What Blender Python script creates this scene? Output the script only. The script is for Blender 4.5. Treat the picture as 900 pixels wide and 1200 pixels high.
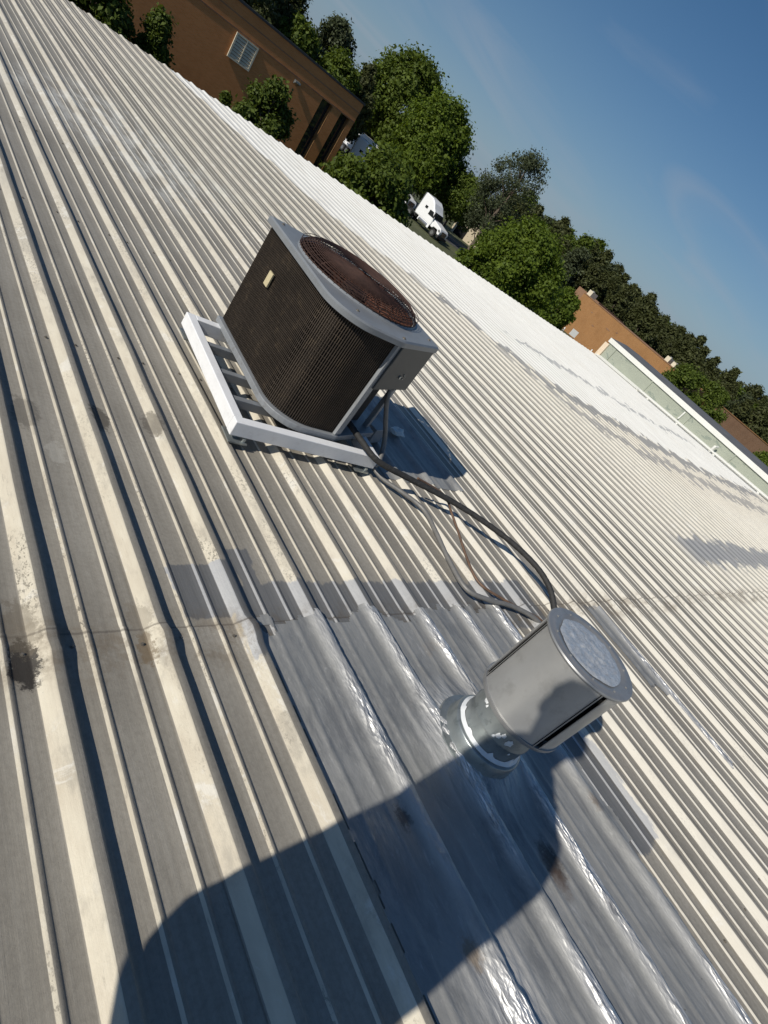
import bpy, bmesh, math, random
import numpy as np
from mathutils import Vector, Matrix, noise as mnoise

for o in list(bpy.data.objects):
    bpy.data.objects.remove(o)
scene = bpy.context.scene
C = scene.collection
R = math.radians
PI = math.pi

# ------------------------------------------------------------------ camera
PITCH, ROLL, YAW = 0.472417, 0.699968, 0.957684      # looking down, rolled, turned from the rib direction (+Y)
CAM_H = 1.39124
cy, sy, cp, sp = math.cos(YAW), math.sin(YAW), math.cos(PITCH), math.sin(PITCH)
fwd = Vector((sy * cp, cy * cp, -sp))
rgt = Vector((cy, -sy, 0))
upv = rgt.cross(fwd)
cR = math.cos(ROLL) * rgt + math.sin(ROLL) * upv
cU = -math.sin(ROLL) * rgt + math.cos(ROLL) * upv
cam = bpy.data.cameras.new('camera')
cam.sensor_fit = 'VERTICAL'
cam.sensor_height = 36.0
cam.lens = 689.61 / 1200 * 36.0
cam.clip_start = 0.02
cam.clip_end = 3000
camo = bpy.data.objects.new('camera', cam)
C.objects.link(camo)
m3 = Matrix((cR, cU, -fwd)).transposed()
camo.matrix_world = Matrix.Translation((0, 0, CAM_H)) @ m3.to_4x4()
scene.camera = camo

# ------------------------------------------------------------------ sky and sun
SUN = Vector((1.226, 0.055, -0.801)).normalized()    # direction the light travels
elev = math.asin(-SUN.z)
az = math.atan2(-SUN.x, -SUN.y)                      # compass azimuth of the sun, from +Y towards +X
world = bpy.data.worlds.new('World')
scene.world = world
world.use_nodes = True
wn, wl = world.node_tree.nodes, world.node_tree.links
wn.clear()
wout = wn.new('ShaderNodeOutputWorld')
wbg = wn.new('ShaderNodeBackground')
wbg.inputs['Strength'].default_value = 0.072
sky = wn.new('ShaderNodeTexSky')
sky.sky_type = 'NISHITA'
sky.sun_disc = False
sky.sun_elevation = elev
sky.sun_rotation = az
sky.air_density = 1.0
sky.dust_density = 0.25
sky.ozone_density = 3.5
# thin cirrus: noise stretched along one direction of a flat layer seen in perspective
wtc = wn.new('ShaderNodeTexCoord')
wsep = wn.new('ShaderNodeSeparateXYZ')
wl.new(wtc.outputs['Generated'], wsep.inputs[0])
wz = wn.new('ShaderNodeMath'); wz.operation = 'ADD'; wz.inputs[1].default_value = 0.12
wl.new(wsep.outputs['Z'], wz.inputs[0])
wzm = wn.new('ShaderNodeMath'); wzm.operation = 'MAXIMUM'; wzm.inputs[1].default_value = 0.05
wl.new(wz.outputs[0], wzm.inputs[0])
wdv = wn.new('ShaderNodeVectorMath'); wdv.operation = 'DIVIDE'
wcz = wn.new('ShaderNodeCombineXYZ')
for i in range(3):
    wl.new(wzm.outputs[0], wcz.inputs[i])
wl.new(wtc.outputs['Generated'], wdv.inputs[0]); wl.new(wcz.outputs[0], wdv.inputs[1])
wmap = wn.new('ShaderNodeMapping')
wmap.inputs['Rotation'].default_value = (0, 0, R(28))
wmap.inputs['Location'].default_value = (0.9, 0.35, 0)
wmap.inputs['Scale'].default_value = (0.6, 1.5, 1.0)
wl.new(wdv.outputs[0], wmap.inputs['Vector'])
wno = wn.new('ShaderNodeTexNoise')
wno.inputs['Scale'].default_value = 0.9
wno.inputs['Detail'].default_value = 9
wno.inputs['Roughness'].default_value = 0.48
wno.inputs['Distortion'].default_value = 0.9
wl.new(wmap.outputs[0], wno.inputs['Vector'])
wr = wn.new('ShaderNodeMapRange')
wr.inputs['From Min'].default_value = 0.52
wr.inputs['From Max'].default_value = 0.86
wr.inputs['To Max'].default_value = 0.5
wl.new(wno.outputs['Fac'], wr.inputs['Value'])
wmx = wn.new('ShaderNodeMixRGB')
wmx.inputs['Color2'].default_value = (4.6, 5.0, 5.8, 1)
wl.new(wr.outputs[0], wmx.inputs['Fac'])
wl.new(sky.outputs[0], wmx.inputs['Color1'])
whz = wn.new('ShaderNodeMath'); whz.operation = 'MULTIPLY'; whz.inputs[1].default_value = -7.0
wza = wn.new('ShaderNodeMath'); wza.operation = 'ABSOLUTE'
wl.new(wsep.outputs['Z'], wza.inputs[0]); wl.new(wza.outputs[0], whz.inputs[0])
wex = wn.new('ShaderNodeMath'); wex.operation = 'EXPONENT'; wl.new(whz.outputs[0], wex.inputs[0])
whf = wn.new('ShaderNodeMath'); whf.operation = 'MULTIPLY'; whf.inputs[1].default_value = 0.9; wl.new(wex.outputs[0], whf.inputs[0])
wmh = wn.new('ShaderNodeMixRGB'); wmh.inputs['Color2'].default_value = (2.6, 3.7, 5.3, 1)
whs = wn.new('ShaderNodeHueSaturation'); whs.inputs['Saturation'].default_value = 1.24; whs.inputs['Value'].default_value = 0.86
wl.new(sky.outputs[0], whs.inputs['Color'])
wl.new(whf.outputs[0], wmh.inputs['Fac']); wl.new(whs.outputs[0], wmh.inputs['Color1'])
wl.new(wmh.outputs[0], wmx.inputs['Color1'])
wl.new(wmx.outputs[0], wbg.inputs['Color'])
wl.new(wbg.outputs[0], wout.inputs['Surface'])

sd = bpy.data.lights.new('sun', 'SUN')
sd.energy = 4.3
sd.angle = R(0.55)
sd.color = (1.0, 0.94, 0.84)
so = bpy.data.objects.new('sun', sd)
so.rotation_euler = SUN.to_track_quat('-Z', 'Y').to_euler()
so.location = (-20, 0, 20)
C.objects.link(so)
scene.view_settings.view_transform = 'Standard'
scene.view_settings.look = 'None'
scene.view_settings.exposure = 0.0
scene.view_settings.gamma = 1.0
scene.view_settings.use_curve_mapping = False
scene.cycles.max_bounces = 6
scene.cycles.transparent_max_bounces = 8

rnd = random.Random(7)
SL = 0.03296                       # roof slope: z = -SL * y
def rz(y): return -SL * y
GZ = -6.0                          # ground level

# ------------------------------------------------------------------ materials
def nodes_of(m):
    m.use_nodes = True
    nt = m.node_tree
    return nt.nodes, nt.links, nt.nodes['Principled BSDF']
def N(nt, typ, **kw):
    n = nt.new(typ)
    for k, v in kw.items():
        if k in n.inputs: n.inputs[k].default_value = v
        else: setattr(n, k, v)
    return n
def ramp(nt, stops, interp='LINEAR'):
    n = nt.new('ShaderNodeValToRGB')
    n.color_ramp.interpolation = interp
    e = n.color_ramp.elements
    while len(e) < len(stops): e.new(0.5)
    for el, (p, c) in zip(e, stops):
        el.position = p
        el.color = c if len(c) == 4 else (*c, 1)
    return n
def math_n(nt, lk, op, a, b=None, c=None, clamp=False):
    n = nt.new('ShaderNodeMath'); n.operation = op; n.use_clamp = clamp
    for i, v in enumerate((a, b, c)):
        if v is None: continue
        if isinstance(v, (int, float)): n.inputs[i].default_value = v
        else: lk.new(v, n.inputs[i])
    return n.outputs[0]
def mix_c(nt, lk, fac, a, b, typ='MIX'):
    n = nt.new('ShaderNodeMixRGB'); n.blend_type = typ
    for k, v in (('Fac', fac), ('Color1', a), ('Color2', b)):
        if isinstance(v, (int, float)): n.inputs[k].default_value = v
        elif isinstance(v, tuple): n.inputs[k].default_value = v if len(v) == 4 else (*v, 1)
        else: lk.new(v, n.inputs[k])
    return n.outputs[0]
def noise_n(nt, lk, vec, scale, detail=4, rough=0.55, dist=0.0):
    n = nt.new('ShaderNodeTexNoise')
    n.inputs['Scale'].default_value = scale; n.inputs['Detail'].default_value = detail
    n.inputs['Roughness'].default_value = rough; n.inputs['Distortion'].default_value = dist
    if vec is not None: lk.new(vec, n.inputs['Vector'])
    return n.outputs['Fac']
def mapping(nt, lk, vec, scale=(1, 1, 1), rot=(0, 0, 0), loc=(0, 0, 0)):
    n = nt.new('ShaderNodeMapping')
    n.inputs['Scale'].default_value = scale; n.inputs['Rotation'].default_value = rot; n.inputs['Location'].default_value = loc
    lk.new(vec, n.inputs['Vector'])
    return n.outputs[0]
def sstep(nt, lk, v, a, b, lo=0.0, hi=1.0):
    n = nt.new('ShaderNodeMapRange'); n.interpolation_type = 'SMOOTHSTEP'
    n.inputs['From Min'].default_value = a; n.inputs['From Max'].default_value = b
    n.inputs['To Min'].default_value = lo; n.inputs['To Max'].default_value = hi
    lk.new(v, n.inputs['Value'])
    return n.outputs[0]
def bump(nt, lk, h, strength, dist, bsdf, prev=None):
    n = nt.new('ShaderNodeBump')
    n.inputs['Strength'].default_value = strength; n.inputs['Distance'].default_value = dist
    lk.new(h, n.inputs['Height'])
    if prev is not None: lk.new(prev, n.inputs['Normal'])
    lk.new(n.outputs[0], bsdf.inputs['Normal'])
    return n.outputs[0]

MAT = {}
def simple(name, col, rough=0.6, metal=0.0, var=0.18, scale=8.0, spec=0.5, bmp=0.0, dirt=None):
    """painted / plain material with mottling and optional dirt"""
    m = bpy.data.materials.new(name)
    nt, lk, b = nodes_of(m)
    tc = nt.new('ShaderNodeNewGeometry').outputs['Position']
    f = noise_n(nt, lk, tc, scale, 6, 0.6)
    r = ramp(nt, [(0.25, tuple(c * (1 - var) for c in col)), (0.75, tuple(min(1, c * (1 + var)) for c in col))])
    lk.new(f, r.inputs[0])
    out = r.outputs[0]
    if dirt:
        g = noise_n(nt, lk, tc, scale * 2.3, 8, 0.7)
        k = sstep(nt, lk, g, 0.50, 0.72, 0, dirt[1])
        out = mix_c(nt, lk, k, out, dirt[0])
    lk.new(out, b.inputs['Base Color'])
    b.inputs['Roughness'].default_value = rough
    b.inputs['Metallic'].default_value = metal
    b.inputs['Specular IOR Level'].default_value = spec
    if bmp: bump(nt, lk, f, 0.4, bmp, b)
    MAT[name] = m
    return m

def roof_material():
    m = bpy.data.materials.new('roof_metal')
    nt, lk, b = nodes_of(m)
    pos = nt.new('ShaderNodeNewGeometry').outputs['Position']
    sep = nt.new('ShaderNodeSeparateXYZ'); lk.new(pos, sep.inputs[0])
    X, Y = sep.outputs['X'], sep.outputs['Y']
    at = nt.new('ShaderNodeAttribute'); at.attribute_name = 'paint'
    paint = at.outputs['Fac']
    streak = noise_n(nt, lk, mapping(nt, lk, pos, (34, 1.1, 1)), 1.0, 8, 0.72)
    blot = noise_n(nt, lk, pos, 1.7, 6, 0.6)
    fine = noise_n(nt, lk, pos, 70, 5, 0.7)
    grit = noise_n(nt, lk, pos, 240, 3, 0.7)
    # dirty flats
    r1 = ramp(nt, [(0.30, (0.200, 0.182, 0.150)), (0.5, (0.292, 0.270, 0.228)), (0.70, (0.375, 0.350, 0.302))])
    s = math_n(nt, lk, 'ADD', math_n(nt, lk, 'MULTIPLY', streak, 0.5), math_n(nt, lk, 'MULTIPLY', blot, 0.5))
    lk.new(s, r1.inputs[0])
    flat = mix_c(nt, lk, sstep(nt, lk, fine, 0.35, 0.75, 0.0, 0.30), r1.outputs[0], (0.14, 0.125, 0.105))
    # small pale scuffs
    scuff = sstep(nt, lk, noise_n(nt, lk, mapping(nt, lk, pos, (9, 5, 1)), 3.0, 7, 0.75, 0.6), 0.63, 0.72, 0, 0.45)
    flat = mix_c(nt, lk, scuff, flat, (0.36, 0.34, 0.29))
    # cream rib coating
    rc = ramp(nt, [(0.3, (0.54, 0.48, 0.375)), (0.6, (0.65, 0.595, 0.475)), (0.8, (0.70, 0.66, 0.57))])
    lk.new(noise_n(nt, lk, mapping(nt, lk, pos, (12, 3, 1)), 1.6, 6, 0.6), rc.inputs[0])
    cream = rc.outputs[0]
    chipn = noise_n(nt, lk, mapping(nt, lk, pos, (1, 0.55, 1)), 110, 6, 0.75)
    chipz = sstep(nt, lk, noise_n(nt, lk, mapping(nt, lk, pos, (2.2, 0.8, 1)), 1.7, 5, 0.6), 0.50, 0.64)
    chip = math_n(nt, lk, 'MULTIPLY', sstep(nt, lk, chipn, 0.52, 0.58), chipz)
    cream = mix_c(nt, lk, math_n(nt, lk, 'MULTIPLY', chip, 0.8), cream, (0.14, 0.125, 0.10))
    dirtc = sstep(nt, lk, noise_n(nt, lk, mapping(nt, lk, pos, (3, 1.1, 1)), 2.6, 7, 0.7), 0.50, 0.66, 0, 0.6)
    cream = mix_c(nt, lk, dirtc, cream, (0.34, 0.31, 0.255))
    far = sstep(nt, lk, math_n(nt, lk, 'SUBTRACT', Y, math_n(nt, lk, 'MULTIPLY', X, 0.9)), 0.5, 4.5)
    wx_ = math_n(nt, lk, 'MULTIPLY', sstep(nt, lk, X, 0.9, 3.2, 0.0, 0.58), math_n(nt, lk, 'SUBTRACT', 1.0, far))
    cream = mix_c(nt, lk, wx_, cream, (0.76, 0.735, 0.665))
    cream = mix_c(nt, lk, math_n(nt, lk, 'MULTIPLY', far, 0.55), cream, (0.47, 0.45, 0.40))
    patch = sstep(nt, lk, noise_n(nt, lk, mapping(nt, lk, pos, (3.3, 2.2, 1), (0, 0, 0), (5, 2, 0)), 2.2, 8, 0.75, 0.5), 0.55, 0.63, 0, 0.55)
    cream = mix_c(nt, lk, patch, cream, (0.72, 0.70, 0.64))
    worn2 = sstep(nt, lk, noise_n(nt, lk, mapping(nt, lk, pos, (40, 5, 1), (0, 0, 0), (1, 9, 0)), 1.0, 8, 0.78), 0.58, 0.68, 0, 0.55)
    cream = mix_c(nt, lk, worn2, cream, (0.27, 0.245, 0.20))
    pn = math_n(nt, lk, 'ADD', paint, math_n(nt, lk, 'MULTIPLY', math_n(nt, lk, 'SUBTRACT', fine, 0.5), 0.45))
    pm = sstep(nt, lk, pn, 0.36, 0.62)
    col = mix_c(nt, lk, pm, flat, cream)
    # white elastomeric coat towards the eave: starts beyond a wandering line y > yb(x)
    stops = [(0, 18.5), (4.7, 17.5), (5.5, 13.2), (6.3, 10.0), (7.2, 8.8), (8.5, 8.0), (9.1, 7.0), (9.9, 6.1), (11.5, 5.7), (14, 5.5), (17, 5.2), (22, 5.3), (30, 5.5)]
    xr = math_n(nt, lk, 'DIVIDE', X, 30.0)
    rb = ramp(nt, [(x / 30, (y / 20,) * 3) for x, y in stops])
    lk.new(xr, rb.inputs[0])
    yb = math_n(nt, lk, 'MULTIPLY', rb.outputs[0], 20.0)
    wob = math_n(nt, lk, 'MULTIPLY', math_n(nt, lk, 'SUBTRACT', noise_n(nt, lk, mapping(nt, lk, pos, (3.2, 0.8, 1)), 1.0, 5, 0.6), 0.5), 1.6)
    dy = math_n(nt, lk, 'ADD', math_n(nt, lk, 'SUBTRACT', Y, yb), wob)
    wmask = sstep(nt, lk, dy, -0.06, 0.10)
    worn = sstep(nt, lk, noise_n(nt, lk, mapping(nt, lk, pos, (5, 0.6, 1)), 1.4, 7, 0.7), 0.52, 0.70, 0, 0.42)
    wm2 = math_n(nt, lk, 'MULTIPLY', wmask, math_n(nt, lk, 'SUBTRACT', 1.0, worn))
    rw = ramp(nt, [(0.3, (0.64, 0.63, 0.585)), (0.7, (0.80, 0.795, 0.755))])
    lk.new(streak, rw.inputs[0])
    col = mix_c(nt, lk, wm2, col, rw.outputs[0])
    # beige middle coat just short of the white one, far right
    bz = math_n(nt, lk, 'MULTIPLY', sstep(nt, lk, dy, -2.6, -1.8), sstep(nt, lk, X, 9.5, 13))
    bz = math_n(nt, lk, 'MULTIPLY', bz, math_n(nt, lk, 'SUBTRACT', 1.0, wmask))
    col = mix_c(nt, lk, math_n(nt, lk, 'MULTIPLY', bz, 0.22), col, (0.50, 0.45, 0.36))
    # grey repair coat in drifting bands
    def band(center_nodes, half, soft, xa, xb, amount, colr):
        nonlocal col
        nz = math_n(nt, lk, 'MULTIPLY', math_n(nt, lk, 'SUBTRACT', noise_n(nt, lk, mapping(nt, lk, pos, (2.8, 1.2, 1), (0, 0, 0), (xa, 3, 0)), 1.3, 6, 0.7), 0.5), 1.4)
        d = math_n(nt, lk, 'ABSOLUTE', math_n(nt, lk, 'ADD', center_nodes, nz))
        k = sstep(nt, lk, d, half, half + soft, 1, 0)
        k = math_n(nt, lk, 'MULTIPLY', k, sstep(nt, lk, X, xa, xa + 0.8))
        k = math_n(nt, lk, 'MULTIPLY', k, sstep(nt, lk, X, xb, xb + 1.5, 1, 0))
        col = mix_c(nt, lk, math_n(nt, lk, 'MULTIPLY', k, amount), col, colr)
    band(math_n(nt, lk, 'ADD', dy, 0.26), 0.20, 0.08, 7.4, 24, 0.85, (0.22, 0.225, 0.23))
    band(math_n(nt, lk, 'ADD', dy, 1.25), 0.17, 0.1, 8.2, 21, 0.7, (0.22, 0.22, 0.225))
    band(math_n(nt, lk, 'SUBTRACT', dy, 2.4), 0.07, 0.1, 10.5, 22, 0.7, (0.26, 0.27, 0.28))
    band(math_n(nt, lk, 'SUBTRACT', Y, 1.65), 0.16, 0.12, 7.2, 13, 0.85, (0.21, 0.22, 0.24))
    # a smear of old pale coat crossing several ribs up-slope of the unit
    sm = math_n(nt, lk, 'ADD', math_n(nt, lk, 'MULTIPLY', math_n(nt, lk, 'ABSOLUTE', math_n(nt, lk, 'SUBTRACT', X, 2.2)), 1.0),
                math_n(nt, lk, 'MULTIPLY', math_n(nt, lk, 'ABSOLUTE', math_n(nt, lk, 'SUBTRACT', Y, 6.9)), 0.75))
    smk = math_n(nt, lk, 'MULTIPLY', sstep(nt, lk, sm, 0.7, 1.7, 1, 0), sstep(nt, lk, noise_n(nt, lk, mapping(nt, lk, pos, (7, 2.6, 1)), 1.2, 7, 0.72), 0.42, 0.62))
    col = mix_c(nt, lk, math_n(nt, lk, 'MULTIPLY', smk, 0.55), col, (0.62, 0.62, 0.58))
    def box_mask(xa, xb, ya, yb_, soft=0.012, amp=0.10, sc=(30, 5, 1)):
        e1 = math_n(nt, lk, 'SUBTRACT', X, xa); e2 = math_n(nt, lk, 'SUBTRACT', xb, X); e3 = math_n(nt, lk, 'SUBTRACT', Y, ya); e4 = math_n(nt, lk, 'SUBTRACT', yb_, Y)
        d = math_n(nt, lk, 'MINIMUM', math_n(nt, lk, 'MINIMUM', e1, e2), math_n(nt, lk, 'MINIMUM', e3, e4))
        nz = math_n(nt, lk, 'SUBTRACT', noise_n(nt, lk, mapping(nt, lk, pos, sc), 1.0, 6, 0.7), 0.5)
        n0 = math_n(nt, lk, 'SUBTRACT', noise_n(nt, lk, pos, 7.0, 4, 0.6), 0.5)
        d = math_n(nt, lk, 'ADD', d, math_n(nt, lk, 'ADD', math_n(nt, lk, 'MULTIPLY', nz, amp), math_n(nt, lk, 'MULTIPLY', n0, 0.07)))
        return sstep(nt, lk, d, 0.0, soft)
    coat = math_n(nt, lk, 'MAXIMUM', box_mask(1.12, 3.15, 0.80, 1.14), box_mask(0.945, 1.22, 0.985, 1.225, 0.008, 0.05))
    coat = math_n(nt, lk, 'MAXIMUM', coat, box_mask(2.40, 2.66, -0.26, 0.25))
    coat = math_n(nt, lk, 'MAXIMUM', coat, box_mask(3.74, 3.88, 0.30, 0.93))
    coat = math_n(nt, lk, 'MAXIMUM', coat, box_mask(1.20, 1.30, 1.05, 1.30, 0.008, 0.06))
    rg_ = ramp(nt, [(0.3, (0.150, 0.152, 0.150)), (0.7, (0.235, 0.235, 0.232))]); lk.new(streak, rg_.inputs[0])
    gcol = mix_c(nt, lk, math_n(nt, lk, 'MULTIPLY', pm, 0.8), rg_.outputs[0], (0.56, 0.565, 0.565))
    col = mix_c(nt, lk, math_n(nt, lk, 'MULTIPLY', coat, 0.93), col, gcol)
    # grime gathered at the end lap (y = 0.957) and burnt-looking spots beside the ribs
    ly = math_n(nt, lk, 'ABSOLUTE', math_n(nt, lk, 'SUBTRACT', Y, 0.90))
    lapk = math_n(nt, lk, 'MULTIPLY', sstep(nt, lk, ly, 0.03, 0.17, 1, 0), sstep(nt, lk, noise_n(nt, lk, pos, 9, 7, 0.75), 0.44, 0.62))
    col = mix_c(nt, lk, math_n(nt, lk, 'MULTIPLY', lapk, 0.55), col, (0.16, 0.125, 0.085))
    ll = math_n(nt, lk, 'ABSOLUTE', math_n(nt, lk, 'SUBTRACT', math_n(nt, lk, 'ADD', Y, math_n(nt, lk, 'MULTIPLY', fine, 0.008)), 0.957))
    col = mix_c(nt, lk, sstep(nt, lk, ll, 0.001, 0.006, 0.6, 0), col, (0.10, 0.085, 0.07))
    for (sx, sy_, rr, am, cc) in ((0.480, 0.87, 0.046, 0.95, (0.030, 0.026, 0.022)), (0.486, 0.98, 0.055, 0.55, (0.15, 0.125, 0.09)), (0.795, 0.88, 0.032, 0.6, (0.17, 0.12, 0.065)), (0.80, 0.99, 0.04, 0.4, (0.17, 0.14, 0.10)),
                             (0.63, 1.93, 0.06, 0.5, (0.09, 0.08, 0.065)), (0.90, 1.98, 0.05, 0.8, (0.08, 0.07, 0.055)), (0.70, 1.72, 0.04, 0.5, (0.42, 0.40, 0.35)), (1.12, 2.00, 0.05, 0.6, (0.10, 0.085, 0.065))):
        v = nt.new('ShaderNodeVectorMath'); v.operation = 'DISTANCE'
        lk.new(mapping(nt, lk, pos, (1, 0.5, 0)), v.inputs[0]); v.inputs[1].default_value = (sx, sy_ * 0.5, 0)
        d = math_n(nt, lk, 'ADD', v.outputs['Value'], math_n(nt, lk, 'MULTIPLY', math_n(nt, lk, 'SUBTRACT', noise_n(nt, lk, pos, 34, 8, 0.8), 0.5), 0.11))
        col = mix_c(nt, lk, sstep(nt, lk, d, rr * 0.62, rr * 0.9, am, 0), col, cc)
    lk.new(math_n(nt, lk, 'MULTIPLY', coat, 0.35), b.inputs['Metallic'])
    lk.new(col, b.inputs['Base Color'])
    rr = ramp(nt, [(0.3, (0.50,) * 3), (0.7, (0.72,) * 3)])
    lk.new(fine, rr.inputs[0]); lk.new(rr.outputs[0], b.inputs['Roughness'])
    b.inputs['Specular IOR Level'].default_value = 0.35
    n1 = bump(nt, lk, streak, 0.25, 0.006, b)
    bump(nt, lk, math_n(nt, lk, 'ADD', math_n(nt, lk, 'MULTIPLY', grit, 0.35), fine), 0.35, 0.0022, b, n1)
    MAT['roof'] = m

def membrane_material(name='membrane'):
    m = bpy.data.materials.new(name)
    nt, lk, b = nodes_of(m)
    pos = nt.new('ShaderNodeNewGeometry').outputs['Position']
    n1 = noise_n(nt, lk, mapping(nt, lk, pos, (7, 3.4, 3)), 1.0, 8, 0.7, 0.5)
    n2 = noise_n(nt, lk, mapping(nt, lk, pos, (55, 24, 20)), 1.0, 6, 0.7, 0.8)
    st = noise_n(nt, lk, mapping(nt, lk, pos, (15, 9, 6)), 1.0, 10, 0.8, 0.9)
    def facets(sc, vec):
        w_ = nt.new('ShaderNodeTexNoise'); w_.inputs['Scale'].default_value = sc * 0.4; w_.inputs['Detail'].default_value = 3
        lk.new(vec, w_.inputs['Vector'])
        ad = nt.new('ShaderNodeVectorMath'); ad.operation = 'MULTIPLY_ADD'; ad.inputs[1].default_value = (2.2 / sc,) * 3
        lk.new(w_.outputs['Color'], ad.inputs[0]); lk.new(vec, ad.inputs[2])
        n = nt.new('ShaderNodeTexVoronoi'); n.feature = 'F1'; n.inputs['Scale'].default_value = sc
        lk.new(ad.outputs[0], n.inputs['Vector']); return n.outputs['Distance']
    cr = facets(22.0, mapping(nt, lk, pos, (2.3, 0.55, 1.2)))
    cr2 = facets(60.0, mapping(nt, lk, pos, (1.7, 0.6, 1.2), (0, 0, 0.35)))
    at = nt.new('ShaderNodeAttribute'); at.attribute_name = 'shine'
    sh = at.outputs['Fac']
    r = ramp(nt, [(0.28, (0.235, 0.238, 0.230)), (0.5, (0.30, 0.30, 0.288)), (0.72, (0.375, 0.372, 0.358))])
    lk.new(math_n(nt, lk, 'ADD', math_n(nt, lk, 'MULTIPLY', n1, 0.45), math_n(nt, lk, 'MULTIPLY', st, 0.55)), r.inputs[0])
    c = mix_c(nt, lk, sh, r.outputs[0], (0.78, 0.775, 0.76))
    rust = sstep(nt, lk, noise_n(nt, lk, pos, 4.2, 8, 0.72), 0.60, 0.74, 0, 0.3)
    c = mix_c(nt, lk, rust, c, (0.26, 0.205, 0.15))
    brk = sstep(nt, lk, n2, 0.60, 0.74, 0, 0.55)
    c = mix_c(nt, lk, brk, c, (0.55, 0.55, 0.54))
    for (sx, sy_, rr, am, cc) in ((1.93, -0.10, 0.06, 0.85, (0.05, 0.035, 0.025)), (1.91, -0.15, 0.05, 0.5, (0.12, 0.07, 0.04)), (1.40, -0.16, 0.035, 0.6, (0.24, 0.16, 0.08)), (2.37, -0.02, 0.03, 0.5, (0.16, 0.10, 0.05)), (1.40, 0.21, 0.03, 0.8, (0.05, 0.05, 0.05))):
        v = nt.new('ShaderNodeVectorMath'); v.operation = 'DISTANCE'
        lk.new(mapping(nt, lk, pos, (1, 0.6, 0)), v.inputs[0]); v.inputs[1].default_value = (sx, sy_ * 0.6, 0)
        d = math_n(nt, lk, 'ADD', v.outputs['Value'], math_n(nt, lk, 'MULTIPLY', math_n(nt, lk, 'SUBTRACT', noise_n(nt, lk, pos, 30, 6, 0.75), 0.5), 0.07))
        c = mix_c(nt, lk, sstep(nt, lk, d, rr * 0.3, rr, am, 0), c, cc)
    scf = sstep(nt, lk, noise_n(nt, lk, mapping(nt, lk, pos, (16, 4.5, 3), (0, 0, 0.12)), 1.6, 9, 0.78, 0.9), 0.56, 0.66, 0, 0.55)
    c = mix_c(nt, lk, scf, c, (0.47, 0.465, 0.45))
    drk = sstep(nt, lk, noise_n(nt, lk, mapping(nt, lk, pos, (5, 2.2, 3)), 1.3, 8, 0.7, 0.4), 0.50, 0.66, 0, 0.6)
    c = mix_c(nt, lk, drk, c, (0.16, 0.165, 0.17))
    lk.new(c, b.inputs['Base Color'])
    lk.new(sstep(nt, lk, sh, 0.0, 1.0, 0.26, 0.72), b.inputs['Metallic'])
    rg = ramp(nt, [(0.3, (0.40,) * 3), (0.7, (0.60,) * 3)]); lk.new(n2, rg.inputs[0])
    lk.new(rg.outputs[0], b.inputs['Roughness'])
    a = bump(nt, lk, n1, 0.16, 0.008, b)
    a = bump(nt, lk, st, 0.22, 0.003, b, a)
    k1 = nt.new('ShaderNodeBump'); k1.inputs['Distance'].default_value = 0.016
    lk.new(sstep(nt, lk, sh, 0.0, 0.9, 0.04, 0.8), k1.inputs['Strength']); lk.new(cr, k1.inputs['Height']); lk.new(a, k1.inputs['Normal'])
    k2 = nt.new('ShaderNodeBump'); k2.inputs['Distance'].default_value = 0.007
    lk.new(sstep(nt, lk, sh, 0.0, 0.9, 0.09, 0.6), k2.inputs['Strength']); lk.new(cr2, k2.inputs['Height']); lk.new(k1.outputs[0], k2.inputs['Normal'])
    lk.new(k2.outputs[0], b.inputs['Normal'])
    MAT[name] = m

def brick_material(name, c1, c2, mortar, bw=0.22, bh=0.075, axis='X'):
    m = bpy.data.materials.new(name)
    nt, lk, b = nodes_of(m)
    tc = nt.new('ShaderNodeTexCoord').outputs['Object']
    sep = nt.new('ShaderNodeSeparateXYZ'); lk.new(tc, sep.inputs[0])
    cb = nt.new('ShaderNodeCombineXYZ')
    lk.new(math_n(nt, lk, 'ADD', sep.outputs['X'], sep.outputs['Y']), cb.inputs[0]); lk.new(sep.outputs['Z'], cb.inputs[1])
    t = nt.new('ShaderNodeTexBrick')
    t.inputs['Scale'].default_value = 1.0
    t.inputs['Brick Width'].default_value = bw; t.inputs['Row Height'].default_value = bh
    t.inputs['Mortar Size'].default_value = 0.008; t.inputs['Bias'].default_value = 0.0
    t.inputs['Color1'].default_value = (*c1, 1); t.inputs['Color2'].default_value = (*c2, 1); t.inputs['Mortar'].default_value = (*mortar, 1)
    lk.new(cb.outputs[0], t.inputs['Vector'])
    w = noise_n(nt, lk, tc, 0.45, 7, 0.65)
    st = noise_n(nt, lk, mapping(nt, lk, tc, (1.2, 1.2, 0.16)), 1.0, 6, 0.65)
    k = sstep(nt, lk, w, 0.45, 0.75, 0, 0.35)
    c = mix_c(nt, lk, k, t.outputs['Color'], tuple(x * 0.62 for x in c1))
    c = mix_c(nt, lk, sstep(nt, lk, st, 0.52, 0.8, 0, 0.3), c, tuple(min(1, x * 1.25 + 0.02) for x in c2))
    lk.new(c, b.inputs['Base Color'])
    b.inputs['Roughness'].default_value = 0.9
    bump(nt, lk, t.outputs['Fac'], -0.5, 0.01, b)
    MAT[name] = m

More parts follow.
